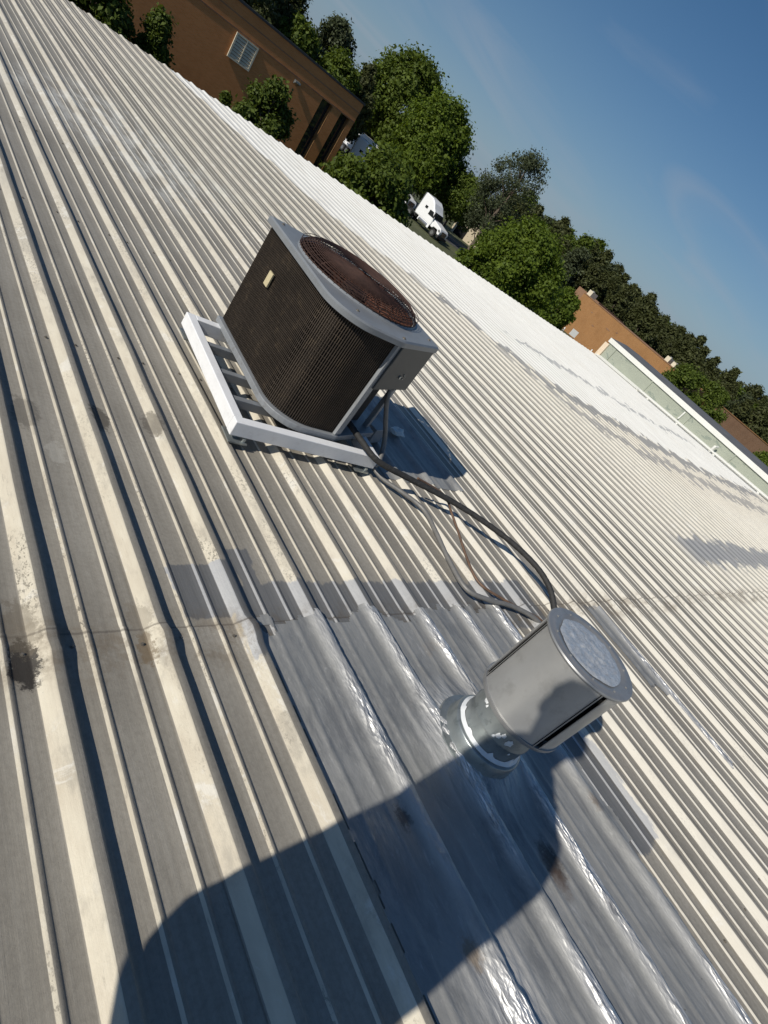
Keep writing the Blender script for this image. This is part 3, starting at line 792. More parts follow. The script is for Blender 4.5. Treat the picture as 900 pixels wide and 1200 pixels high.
# white curb flashing and pipes at the foot of the wall
fl = MB(); fl.add([(PW - 0.30, PY0, rz(PY0) + 0.037), (PW - 0.30, PY1, rz(PY1) + 0.037), (PW + 0.01, PY1, rz(PY1) + 0.14), (PW + 0.01, PY0, rz(PY0) + 0.14)], [(0, 1, 2, 3)])
fl.build('flashing', 'parapet_white', parapet)
pp = MB().tube([(PW - 0.75, yy, rz(yy) + 0.11) for yy in (2, 5, 8, 10.5, 11.9)] + [(PW - 0.6, 12.1, rz(12) + 0.1), (PW - 0.5, 12.2, rz(12) + 0.0)], 0.04, 8, 4)
pp.build('drain_pipe', 'parapet_white', parapet, smooth=True)
for yy in (3, 5.5, 7.7, 9.7, 11.4):
    MB().box(PW - 0.83, PW - 0.67, yy - 0.05, yy + 0.05, rz(yy) + 0.03, rz(yy) + 0.075).build('pipe_support', 'parapet_white', parapet)
MB().cyl((PW - 0.5, 8.0, rz(8) + 0.03), (PW - 0.5, 8.0, rz(8) + 0.30), 0.06, seg=12).cyl((PW - 0.5, 8.0, rz(8) + 0.30), (PW - 0.2, 8.0, rz(8) + 0.34), 0.05, seg=12).build('pipe_outlet', 'parapet_white', parapet, smooth=True)
MB().tube([(PW - 0.02, 10.1, 0.25), (PW - 0.03, 10.1, 0.1), (PW - 0.03, 10.1, -0.05), (PW - 0.08, 10.1, -0.14)], 0.035, 8, 3).build('downspout', 'parapet_white', parapet, smooth=True)

# ------------------------------------------------------------------ steel mounting frame
FA = R(-2.6)
fr = thing('mounting_frame', 'white painted steel frame on the ribs under the condenser', 'frame', (1.452, 1.965, rz(1.97)), FA)
FW, FD, FZ0, FZ1 = 0.925, 0.935, 0.062, 0.140
slope = -SL
def channel(x0, x1, y0, y1, z0, z1): return MB().box(x0, x1, y0, y1, z0, z1)
channel(0, FW, 0, 0.05, FZ0, FZ1).build('rail', 'white_frame', fr, bevel=0.004)
channel(0, 0.05, 0.0505, FD, FZ0 + 0.001, FZ1 - 0.001).build('rail', 'white_frame', fr, bevel=0.004)
channel(FW - 0.05, FW, 0.0505, FD, FZ0 + 0.001, FZ1 - 0.001).build('rail', 'white_frame', fr, bevel=0.004)
channel(0.051, FW - 0.051, FD - 0.05, FD, FZ0 + 0.001, FZ1 - 0.001).build('rail', 'white_frame', fr, bevel=0.004)
for yy in (0.22, 0.44, 0.68):
    channel(0.051, FW - 0.051, yy, yy + 0.035, FZ0 + 0.012, FZ1 - 0.018).build('cross_beam', 'cap_sheet', fr, bevel=0.003)
for (x, yy) in ((0.03, 0.04), (FW - 0.10, 0.04), (0.03, FD - 0.06), (FW - 0.10, FD - 0.06)):
    f = MB()
    f.box(x - 0.03, x + 0.07, yy - 0.06, yy + 0.05, 0.034 + SL * 0, 0.042)
    f.box(x, x + 0.045, yy - 0.02, yy + 0.03, 0.042, FZ0 + 0.001)
    f.cyl((x + 0.055, yy - 0.04, 0.042), (x + 0.055, yy - 0.04, 0.058), 0.009, seg=6)
    f.build('foot', 'galv', fr)

# ------------------------------------------------------------------ condenser unit
UZ0 = 0.142                        # underside above the local roof plane
UC = (2.06, 2.47)
ac = thing('condenser_unit', 'weathered brown air conditioning condenser with grey top standing on the white frame', 'air conditioner', (UC[0], UC[1], rz(2.3)), R(-1.5))
# outline of the cabinet, local coordinates, walked from the back-left corner counter-clockwise
def outline(inset=0.0):
    xl, xr, yf, yk = -0.375 + inset, 0.375 - inset, -0.455 + inset, 0.445 - inset
    pts = [(xl, yk)]
    rad = 0.21
    for q in range(0, 11):
        a = PI + (PI / 2) * q / 10
        pts.append((xl + rad + rad * math.cos(a), yf + rad + rad * math.sin(a)))
    pts.append((0.015, yf)); pts.append((xr, yf + 0.145))
    r2 = 0.10
    for q in range(0, 6):
        a = 0 + (PI / 2) * q / 5
        pts.append((xr - r2 + r2 * math.cos(a), yk - r2 + r2 * math.sin(a)))
    return pts
ZB, ZT = UZ0, 0.795
pan = MB().prism(outline(-0.012), ZB, ZB + 0.035, 'Z'); pan.build('base_pan', 'grey_sheet', ac, bevel=0.003)
# coil core: the outline from the back-left to the front-right post, a dark slab; the corner recess stays open
ol = outline(0.022)
core = ol[:13]
def strip(path, z0, z1, thick):
    m = MB(); n = len(path)
    P = [Vector((x, y, 0)) for x, y in path]
    inn = []
    for i in range(n):
        t = (P[min(i + 1, n - 1)] - P[max(i - 1, 0)]).normalized()
        nrm = Vector((-t.y, t.x, 0))
        inn.append(P[i] + nrm * thick)
    vs = [(p.x, p.y, z0) for p in P] + [(p.x, p.y, z1) for p in P] + [(p.x, p.y, z0) for p in inn] + [(p.x, p.y, z1) for p in inn]
    fs = []
    for i in range(n - 1):
        fs += [(i, i + 1, n + i + 1, n + i), (2 * n + i + 1, 2 * n + i, 3 * n + i, 3 * n + i + 1), (n + i, n + i + 1, 3 * n + i + 1, 3 * n + i), (i + 1, i, 2 * n + i, 2 * n + i + 1)]
    fs += [(0, n, 3 * n, 2 * n), (n - 1, 3 * n - 1, 4 * n - 1, 2 * n - 1)]
    return m.add(vs, fs)
strip(core, ZB + 0.036, ZT - 0.02, 0.03).build('coil', 'coil', ac, smooth=True)
back = [ol[0]] + ol[:12:-1][:6]
strip(list(reversed([ol[0]] + list(reversed(ol[14:])))), ZB + 0.036, ZT - 0.02, -0.012).build('rear_panel', 'grey_sheet', ac)
# upright louvre fins walked along the outline; joined, each only a few pixels wide
def walk(path, step):
    out = []; acc = 0.0
    for (ax, ay), (bx, by) in zip(path[:-1], path[1:]):
        d = math.hypot(bx - ax, by - ay); t = acc
        while t < d:
            out.append((ax + (bx - ax) * t / d, ay + (by - ay) * t / d, math.atan2(by - ay, bx - ax))); t += step
        acc = t - d
    return out
fin = MB()
co = outline(0.010)[:13]
for (x, y, a) in walk(co, 0.0125):
    t = Vector((math.cos(a), math.sin(a), 0)); nr = Vector((t.y, -t.x, 0))
    c0 = Vector((x, y, 0)); w, dp = 0.0020, 0.010
    q = [c0 + t * w + nr * 0.0, c0 - t * w, c0 - t * w - nr * dp, c0 + t * w - nr * dp]
    fin.add([(p.x, p.y, z) for z in (ZB + 0.037, ZT - 0.018) for p in q], [(0, 1, 5, 4), (1, 2, 6, 5), (2, 3, 7, 6), (3, 0, 4, 7)])
for k in range(1, 20):
    z = ZB + 0.037 + (ZT - ZB - 0.055) * k / 20
    pth = [(x, y, z) for x, y in outline(0.0135)[:13]]
    fin.tube(pth, 0.0013, 4, 2)
fo = fin.build('coil_guard', 'fin', ac); fo['kind'] = 'stuff'
# corner post, open recess and the control box in the chamfered corner
oo = outline(0.0)
p0, p1 = Vector((*oo[12], 0)), Vector((*oo[13], 0))
t = (p1 - p0).normalized(); nr = Vector((t.y, -t.x, 0))
def slab(pa, pb, z0, z1, out, inn):
    q = [pa + nr * out, pb + nr * out, pb - nr * inn, pa - nr * inn]
    return MB().add([(p.x, p.y, z) for z in (z0, z1) for p in q], [(0, 3, 2, 1), (4, 5, 6, 7), (0, 1, 5, 4), (1, 2, 6, 5), (2, 3, 7, 6), (3, 0, 4, 7)])
slab(p0 - t * 0.012, p0 + t * 0.045, ZB + 0.036, ZT - 0.021, 0.002, 0.03).build('corner_post', 'grey_sheet', ac, bevel=0.002)
slab(p1 - t * 0.03, p1 + t * 0.0, ZB + 0.036, ZT - 0.021, -0.03, 0.06).build('corner_post', 'grey_sheet', ac, bevel=0.002)
slab(p0 + t * 0.046, p1 - t * 0.032, ZB + 0.036, 0.50, -0.10, 0.11).build('recess_panel', 'dark_metal', ac)
cbx = slab(p0 + t * 0.02, p1 + t * 0.004, 0.497, ZT - 0.022, 0.014, 0.09).build('control_box', 'box_sheet', ac, bevel=0.004)
mid = p0 + (p1 - p0) * 0.52
for (o_, zz, r_) in ((0.0, 0.585, 0.010), (0.032, 0.60, 0.004), (0.035, 0.575, 0.004), (0.05, 0.59, 0.003)):
    c0 = mid + t * o_ + nr * 0.0145
    MB().cyl((c0.x, c0.y, zz), (c0.x + nr.x * 0.006, c0.y + nr.y * 0.006, zz), r_, seg=12).build('knockout', 'galv', cbx)
# top cap with a round fan opening
FR = 0.368
FC = (0.0, 0.045)
def cap_top():
    m = MB(); out = outline(-0.016)
    dense = []
    for (ax, ay), (bx, by) in zip(out, out[1:] + out[:1]):
        n = max(1, int(math.hypot(bx - ax, by - ay) / 0.03))
        for q in range(n): dense.append((ax + (bx - ax) * q / n, ay + (by - ay) * q / n))
    n = len(dense)
    ring = []
    for (x, y) in dense:
        a = math.atan2(y - FC[1], x - FC[0]); ring.append((FC[0] + FR * math.cos(a), FC[1] + FR * math.sin(a)))
    zt = ZT
    def shr(x, y, k): return (x * k, y * k)
    L0 = [(x, y, zt - 0.034) for x, y in dense]
    L1 = [(x, y, zt - 0.008) for x, y in dense]
    L2 = [(*shr(x, y, 0.982), zt) for x, y in dense]
    L3 = [(x, y, zt + 0.003) for x, y in ring]
    L4 = [(FC[0] + (x - FC[0]) * 0.975, FC[1] + (y - FC[1]) * 0.975, zt + 0.014) for x, y in ring]
    L5 = [(FC[0] + (x - FC[0]) * 0.96, FC[1] + (y - FC[1]) * 0.96, zt + 0.004) for x, y in ring]
    vs = L0 + L1 + L2 + L3 + L4 + L5
    fs = []
    for l in range(5):
        for i in range(n):
            j = (i + 1) % n
            fs.append((l * n + i, l * n + j, (l + 1) * n + j, (l + 1) * n + i))
    return m.add(vs, fs)
cap = cap_top().build('top_cap', 'cap_sheet', ac, smooth=True, angle=30)
for (x, y) in ((-0.335, 0.40), (-0.33, -0.02), (-0.24, -0.36), (0.03, -0.435), (0.335, -0.28), (0.33, 0.35)):
    MB().lathe([(0.010, 0), (0.010, 0.003), (0.005, 0.0032), (0.005, 0.007), (0, 0.0075)], 8, (x, y, ZT + 0.0005)).build('screw', 'screw', cap)
MB().lathe([(FR * 0.955, 0.002), (FR * 0.95, -0.16), (FR * 0.93, -0.162), (FR * 0.935, 0.0)], 48, (*FC, ZT)).build('fan_shroud', 'rust', ac, smooth=True)
MB().disc(FR * 0.94, -0.155, (*FC, ZT), 40).build('shroud_floor', 'rust', ac)
MB().lathe([(0.0, -0.02), (0.07, -0.022), (0.078, -0.035), (0.078, -0.13), (0.0, -0.13)], 24, (*FC, ZT)).build('fan_motor', 'rust_wire', ac, smooth=True)
for q in range(4):
    a0 = q * PI / 2 + 0.5
    vs = []
    for r_, z0, z1, da in ((0.07, -0.12, -0.075, 0.55), (0.18, -0.125, -0.07, 0.42), (FR * 0.90, -0.125, -0.065, 0.40)):
        vs += [(FC[0] + r_ * math.cos(a0 - da), FC[1] + r_ * math.sin(a0 - da), ZT + z0), (FC[0] + r_ * math.cos(a0 + da), FC[1] + r_ * math.sin(a0 + da), ZT + z1)]
    MB().add(vs, [(0, 2, 3, 1), (2, 4, 5, 3)]).build('fan_blade', 'rust', ac)
gd = MB()
NR = 27
def gz(r_):
    k = r_ / (FR * 0.985)
    return ZT + 0.012 + 0.052 * (1 - k ** 9) + 0.004
rr_list = [FR * 0.985 * (k / NR) ** 0.9 for k in range(3, NR + 1)]
for r_ in rr_list:
    pts = [(FC[0] + r_ * math.cos(2 * PI * q / 40), FC[1] + r_ * math.sin(2 * PI * q / 40), gz(r_)) for q in range(41)]
    gd.tube(pts, 0.0024, 4, 1)
for kz in range(4):
    r_ = FR * 0.987; z = ZT + 0.006 + 0.012 * kz
    gd.tube([(FC[0] + r_ * math.cos(2 * PI * q / 40), FC[1] + r_ * math.sin(2 * PI * q / 40), z) for q in range(41)], 0.0017, 4, 1)
for q in range(60):
    a = 2 * PI * q / 60
    gd.tube([(FC[0] + r_ * math.cos(a), FC[1] + r_ * math.sin(a), gz(r_) if r_ < FR * 0.98 else ZT + 0.008) for r_ in (FR * 0.74, FR * 0.86, FR * 0.93, FR * 0.97, FR * 0.987)], 0.0015, 4, 1)
for q in range(8):
    a = 2 * PI * q / 8 + 0.3
    gd.tube([(FC[0] + r_ * math.cos(a), FC[1] + r_ * math.sin(a), gz(r_) - 0.003) for r_ in (0.06, FR * 0.5, FR * 0.8, FR * 0.95)], 0.0034, 5, 2)
gdo = gd.build('fan_guard', 'rust_wire', ac); gdo['kind'] = 'stuff'
MB().box(-0.384, -0.3755, 0.17, 0.215, 0.535, 0.61).build('label_tag', 'label_paper', ac)

# ------------------------------------------------------------------ lines and conduits on the roof
def line(name, pts, r, mat, label, cat, ridge=0.0, sub=8, seg=10):
    o = MB().tube(pts, r, seg, sub, ridge).build(name, mat, None, smooth=True, angle=80)
    return tag(o, label, cat)
line('insulated_pipe', [(2.10, 2.22, 0.16), (2.167, 2.09, 0.150), (2.218, 1.98, 0.126), (2.302, 1.87, 0.095), (2.526, 1.80, 0.073), (2.762, 1.685, 0.074), (2.966, 1.53, 0.082), (3.134, 1.331, 0.090), (3.212, 1.141, 0.090), (3.232, 1.0, 0.064), (3.211, 0.881, 0.012), (3.19, 0.84, -0.03)], 0.0175, 'foam',
     'black foam insulated pipe arching from the condenser to behind the vent', 'pipe', ridge=0.03)
line('copper_pipe', [(2.60, 1.80, 0.085), (2.834, 1.736, 0.048), (2.792, 1.589, 0.040), (2.755, 1.44, 0.020), (2.688, 1.259, 0.006), (2.654, 1.096, 0.003), (2.783, 0.984, 0.000), (3.007, 0.853, -0.004), (3.10, 0.80, -0.03)], 0.0075, 'copper',
     'thin rusty brown copper pipe bending down to the roof below the black pipe', 'pipe')
line('flexible_conduit', [(2.40, 1.94, -0.01), (2.436, 1.87, -0.020), (2.521, 1.767, -0.010), (2.611, 1.639, -0.006), (2.573, 1.453, 0.000), (2.521, 1.261, 0.000), (2.484, 1.057, 0.010), (2.602, 0.982, 0.012), (2.796, 0.93, 0.012), (2.95, 0.85, 0.004), (3.05, 0.78, -0.03)], 0.0135, 'conduit',
     'grey flexible conduit lying on the ribs between the frame and the vent', 'conduit', ridge=0.02)
line('flexible_conduit', [(2.325, 2.165, 0.45), (2.337, 2.150, 0.40), (2.35, 2.127, 0.33), (2.413, 2.111, 0.23), (2.485, 2.101, 0.131), (2.50, 2.056, 0.052), (2.46, 1.99, 0.0), (2.40, 1.955, -0.005)], 0.0145, 'conduit',
     'grey flexible conduit hanging from the dark control box of the condenser', 'conduit', ridge=0.02)
line('power_cable', [(2.235, 2.14, 0.46), (2.21, 2.13, 0.36), (2.17, 2.12, 0.25), (2.13, 2.13, 0.16), (2.12, 2.2, 0.10)], 0.008, 'foam', 'thin black cable running down into the condenser recess', 'cable')
jb = MB(); jb.box(-0.075, 0.075, -0.055, 0.055, 0, 0.11)
tag(jb.build('junction_box', 'grey_sheet', None, bevel=0.004, loc=(2.60, 2.30, rz(2.3) + 0.036), rot=(0, 0, R(20))), 'small grey box in the shade beside the condenser', 'box')
cr = MB()
bmx = bmesh.new(); bmesh.ops.create_icosphere(bmx, subdivisions=2, radius=0.05)
for v in bmx.verts:
    f_ = 1 + 0.6 * mnoise.noise(v.co * 40); v.co = Vector((v.co.x * f_ * 1.3, v.co.y * f_ * 0.9, max(-0.012, v.co.z * f_ * 0.6)))
cr.add([v.co for v in bmx.verts], [[v.index for v in f.verts] for f in bmx.faces]); bmx.free()
tag(cr.build('plastic_scrap', 'plastic', None, loc=(2.98, 2.45, rz(2.45) + 0.05)), 'crumpled pale plastic scrap in the condenser shadow', 'scrap')

# ------------------------------------------------------------------ round roof vent
vt = thing('roof_vent', 'galvanised round roof vent with drum head in the silver patch', 'vent', (VC[0], VC[1], rz(VC[1])), 0)
MB().lathe([(0.185, 0.030), (0.182, 0.040), (0.158, 0.046), (0.153, 0.060), (0.150, 0.095), (0.146, 0.100), (0.128, 0.104)], 48).build('base_flange', 'galv', vt, smooth=True)
# sealant bead, uneven
sl_ = MB(); vs = []; fs = []; n = 72
for i in range(n):
    a = 2 * PI * i / n; w = 0.002 + 0.010 * max(0, mnoise.noise((math.cos(a) * 3, math.sin(a) * 3, 2))) + 0.003 * rnd.random(); h_ = 0.006 + 0.045 * max(0, mnoise.noise((math.cos(a) * 4, math.sin(a) * 4, 5)))
    for r_, z in ((0.137, 0.1015), (0.137 + w * 0.5, 0.1045), (0.132 + w * 0.3, 0.109), (0.1268, 0.108 + h_)):
        vs.append((r_ * math.cos(a), r_ * math.sin(a), z))
for i in range(n):
    for q in range(3): fs.append((i * 4 + q, ((i + 1) % n) * 4 + q, ((i + 1) % n) * 4 + q + 1, i * 4 + q + 1))
sl_.add(vs, fs).build('sealant', 'sealant', vt, smooth=True)
pipe = MB().lathe([(0.126, 0.05), (0.126, 0.165), (0.1285, 0.168), (0.1285, 0.176), (0.1262, 0.180), (0.126, 0.30)], 48).build('pipe', 'galv', vt, smooth=True)
for (a, z, s_) in ((R(203), 0.20, 0.008), (R(209), 0.215, 0.007), (R(199), 0.185, 0.005), (R(224), 0.205, 0.012), (R(150), 0.235, 0.010), (R(240), 0.16, 0.004), (R(158), 0.225, 0.005)):
    m = MB(); bmx = bmesh.new(); bmesh.ops.create_icosphere(bmx, subdivisions=2, radius=s_)
    for v in bmx.verts: v.co *= 1 + 0.9 * mnoise.noise(v.co * 170)
    m.add([(v.co.x * 0.35, v.co.y, v.co.z * 1.3) for v in bmx.verts], [[v.index for v in f.verts] for f in bmx.faces]); bmx.free()
    m.build('sealant_dab', 'sealant', pipe, smooth=True, loc=(0.127 * math.cos(a), 0.127 * math.sin(a), z), rot=(0, 0, a), angle=80)
DZ0, DZ1 = 0.275, 0.600
DR = 0.170
MB().lathe([(0.125, DZ0 + 0.03), (0.150, DZ0 + 0.03), (0.150, DZ1 - 0.002)], 48).build('inner_drum', 'void', vt, smooth=True)
MB().lathe([(0.127, DZ0 - 0.003), (DR + 0.003, DZ0 - 0.006), (DR + 0.005, DZ0), (DR + 0.005, DZ0 + 0.010), (DR - 0.006, DZ0 + 0.012)], 56).build('bottom_ring', 'galv_edge', vt, smooth=True)
GA = R(232)                        # angle of one slot, seen from the camera
gaps = [R(128), R(238), R(308), R(58)]
gw = R(5.0)
order = sorted(a % (2 * PI) for a in gaps)
for a, b_ in zip(order, order[1:] + [order[0] + 2 * PI]):
    a0, a1 = a + gw, b_ - gw
    n = max(6, int((a1 - a0) / R(5)))
    m = MB()
    m.lathe([(DR, DZ0 + 0.005), (DR, DZ1 - 0.004), (DR - 0.0025, DZ1 - 0.004), (DR - 0.0025, DZ0 + 0.005)], n, (0, 0, 0), a0, a1)
    pn = m.build('drum_panel', 'galv_drum', vt, smooth=True)
    for e, sg in ((a0, -1), (a1, 1)):
        m = MB(); m.lathe([(DR + 0.0035, DZ0 + 0.008), (DR + 0.0035, DZ1 - 0.006), (DR - 0.014, DZ1 - 0.006), (DR - 0.014, DZ0 + 0.008), (DR + 0.0035, DZ0 + 0.008)], 2, (0, 0, 0), min(e, e + sg * R(1.6)), max(e, e + sg * R(1.6)))
        m.build('folded_edge', 'galv_edge', pn, smooth=True)
lid = MB().lathe([(DR - 0.01, DZ1 - 0.006), (0.178, DZ1 - 0.006), (0.180, DZ1 - 0.001), (0.178, DZ1 + 0.004), (0.170, DZ1 + 0.006), (0.163, DZ1 + 0.0045), (0.158, DZ1 + 0.007), (0.142, DZ1 + 0.007), (0.136, DZ1 + 0.002), (0.0, DZ1 + 0.002)], 64).build('lid', 'galv_edge', vt, smooth=True)
for q in range(10):
    a = 2 * PI * q / 10
    MB().lathe([(0.004, 0), (0.004, 0.003), (0, 0.004)], 6, (0.150 * math.cos(a), 0.150 * math.sin(a), DZ1 + 0.007)).build('rivet', 'galv_edge', lid)
def foil():
    m = MB(); vs = [(0, 0, DZ1 + 0.008)]; fs = []; nr_, na = 16, 56
    for i in range(1, nr_ + 1):
        for k in range(na):
            a = 2 * PI * k / na; r_ = 0.128 * i / nr_ * (1 + (0.05 * mnoise.noise((math.cos(a) * 4, math.sin(a) * 4, 1.7)) if i == nr_ else 0))
            x, y = r_ * math.cos(a), r_ * math.sin(a)
            z = DZ1 + (0.0035 if i == nr_ else 0.007 + 0.005 * mnoise.noise((x * 44, y * 44, 0.3)) + 0.004 * mnoise.noise((x * 110, y * 110, 0.9)))
            vs.append((x, y, z))
    for k in range(na): fs.append((0, 1 + k, 1 + (k + 1) % na))
    for i in range(nr_ - 1):
        for k in range(na):
            b0 = 1 + i * na; b1 = 1 + (i + 1) * na
            fs.append((b0 + k, b1 + k, b1 + (k + 1) % na, b0 + (k + 1) % na))
    return m.add(vs, fs)
simple('foil', (0.62, 0.645, 0.66), 0.38, metal=0.55, var=0.18, scale=60, dirt=((0.26, 0.31, 0.34), 0.65), bmp=0.01)
foil().build('lid_patch', 'foil', lid, smooth=True, angle=80)

# ------------------------------------------------------------------ brick buildings
def flatbox_building(name, label, W, D, H, loc, rotz, brick, cop=True):
    """origin at the ground, middle of the front face (front = local -Y)"""
    t = thing(name, label, 'building', loc, rotz)
    return t
# left brown brick building, front towards us
BY = 40.0
bl = thing('brick_building', 'dark brown brick building with a pale louvre and tall windows at upper left', 'building', (0, BY, GZ))
BX0, BX1, BTOP = -14.0, 25.05, 7.36
wins = [(BX1 - 2.75, BX1 - 1.85), (BX1 - 1.15, BX1 - 0.35)]
WT = 6.05                       # window head above ground
wall = MB()
xs_ = [BX0] + [v for w in wins for v in w] + [BX1]
for a, b_ in zip(xs_[0::2], xs_[1::2]): wall.box(a, b_, 0, 0.30, 0, WT)
wall.box(BX0, BX1, 0, 0.30, WT, BTOP - 0.12)
for (a, b_) in wins: wall.box(a, b_, 0, 0.30, 0, 0.6)
wall.box(BX1 - 0.3, BX1, 0.30, 18, 0, BTOP - 0.12)
wall.box(BX0, BX0 + 0.3, 0.30, 18, 0, BTOP - 0.12)
bwall = wall.build('wall', 'brick_brown', bl)
for zz in (6.05 + 0.62, 6.05 + 0.02):
    MB().box(BX0 - 0.02, BX1 + 0.02, -0.025, 0.0, zz, zz + 0.06).build('brick_course', 'brick_dull', bl)
for (a, b_) in wins:
    w = MB().box(a + 0.05, b_ - 0.05, 0.36, 0.38, 0.6, WT).build('window', 'window_glass', bl)
    for zz in (1.7, 3.0, 4.3): MB().box(a + 0.05, b_ - 0.05, 0.32, 0.36, zz, zz + 0.06).build('mullion', 'dark_metal', w)
    MB().box(a, a + 0.05, 0.3, 0.38, 0.6, WT).build('frame', 'dark_metal', w)
    MB().box(b_ - 0.06, b_ - 0.002, 0.0, 0.38, 0.6, WT - 0.01).build('jamb', 'brick_orange', w)
MB().box(BX0 - 0.06, BX1 + 0.06, -0.06, 18.1, BTOP - 0.12, BTOP).build('coping', 'coping_dark', bl)
lv = thing('wall_louvre', 'square pale slatted louvre on the dark brick wall', 'louvre', (16.72, BY - 0.03, GZ + 4.72 + 0.0))
MB().box(-0.72, 0.72, 0, 0.02, 0, 1.30).build('backing', 'brick_dull', lv)
for a, b_ in ((-0.72, -0.62), (0.62, 0.72), (-0.03, 0.03)): MB().box(a, b_, -0.07, 0.0, 0.0, 1.3).build('frame', 'louver', lv)
for a, b_ in ((0, 0.09), (1.21, 1.30)): MB().box(-0.62, 0.62, -0.068, 0.0, a, b_).build('frame', 'louver', lv)
for k in range(7):
    z = 0.11 + k * 0.157
    for a, b_ in ((-0.62, -0.03), (0.03, 0.62)):
        MB().add([(a, -0.055, z), (b_, -0.055, z), (b_, -0.005, z + 0.125), (a, -0.005, z + 0.125), (a, -0.045, z), (b_, -0.045, z), (b_, 0.0, z + 0.125), (a, 0.0, z + 0.125)], [(0, 1, 2, 3), (7, 6, 5, 4), (0, 4, 5, 1), (2, 6, 7, 3)]).build('slat', 'louver', lv)
wp = thing('wall_light', 'small floodlight on the dark brick wall between louvre and windows', 'light', (20.3, BY, GZ + 5.85))
MB().box(-0.09, 0.09, -0.03, -0.001, -0.1, 0.1).build('bracket', 'dark_metal', wp)
MB().prism([(-0.30, 0.06), (-0.30, -0.02), (-0.03, -0.14), (-0.03, 0.1)], -0.18, 0.18, 'X').build('housing', 'galv', wp)

# orange brick building catching the sun, middle right
bo = thing('brick_building', 'sunlit orange brick building with rooftop units behind the pale green wall', 'building', (97.0, 0, GZ))
OT = 6.75
MB().box(0, 20, 41.5, 65.6, 0, OT).build('wall', 'brick_orange', bo)
MB().box(-0.08, 20.1, 41.4, 65.7, OT, OT + 0.14).build('coping', 'brick_dull', bo)
for (yy, zz, w) in ((61.5, 5.1, 0.35), (56.5, 4.7, 0.9), (55.0, 5.2, 0.4), (59.5, 3.6, 0.5)):
    MB().box(-0.04, -0.001, yy, yy + w, zz, zz + 0.18).build('wall_vent', 'brick_dull', bo)
for (yy, zz, s_) in ((45.4, OT, 0.8), (44.0, OT, 0.7), (65.0, OT, 0.9)):
    b_ = MB().box(0.5, 1.5 + s_, yy - s_ * 0.5, yy + s_ * 0.5, OT + 0.14, OT + 0.14 + s_).build('rooftop_unit', 'louver', bo)
    MB().lathe([(s_ * 0.3, 0), (s_ * 0.3, 0.12), (0, 0.12)], 14, (1.2, yy, OT + 0.14 + s_)).build('fan_hood', 'grey_sheet', b_)
MB().box(6, 18, 65.75, 71.5, 0, OT + 0.35).build('annex', 'brick_dull', bo)
MB().box(-0.09, -0.001, 65.0, 65.35, 2.2, 4.3).build('downpipe', 'white_paint', bo)

# brown building at the right edge
br = thing('brick_building', 'dull brown brick building at the right edge below the dark wood', 'building', (*polar(71.0, 118), GZ), R(-28))
MB().box(0, 16, 0, 12, 0, 7.0).build('wall', 'brick_dull', br)
MB().box(-0.08, 16.08, -0.08, 12.08, 7.0, 7.14).build('coping', 'brick_orange', br)

# cream building with a dark bay behind the trees
cbp = polar(43.6, 128)
cb = thing('cream_building', 'low cream building with a dark open bay beyond the parked trucks', 'building', (*cbp, GZ), R(-40))
w = MB(); w.box(0, 2.4, 0, 0.4, 2.2, 3.6); w.box(2.4, 16, 0, 0.4, 0, 3.6); w.box(0, 16, 0.4, 12, 0, 3.58); w.box(-0.4, 0, 0, 0.4, 0, 3.6)
w.build('wall', 'cream_wall', cb)
MB().box(0.0, 2.4, 0.2, 0.39, 0, 2.2).build('bay_shade', 'void', cb)  # near-black slab: the shade inside the open bay, put into colour
MB().box(-0.6, 16.3, -0.25, 12.3, 3.6, 3.78).build('roof', 'louver', cb)

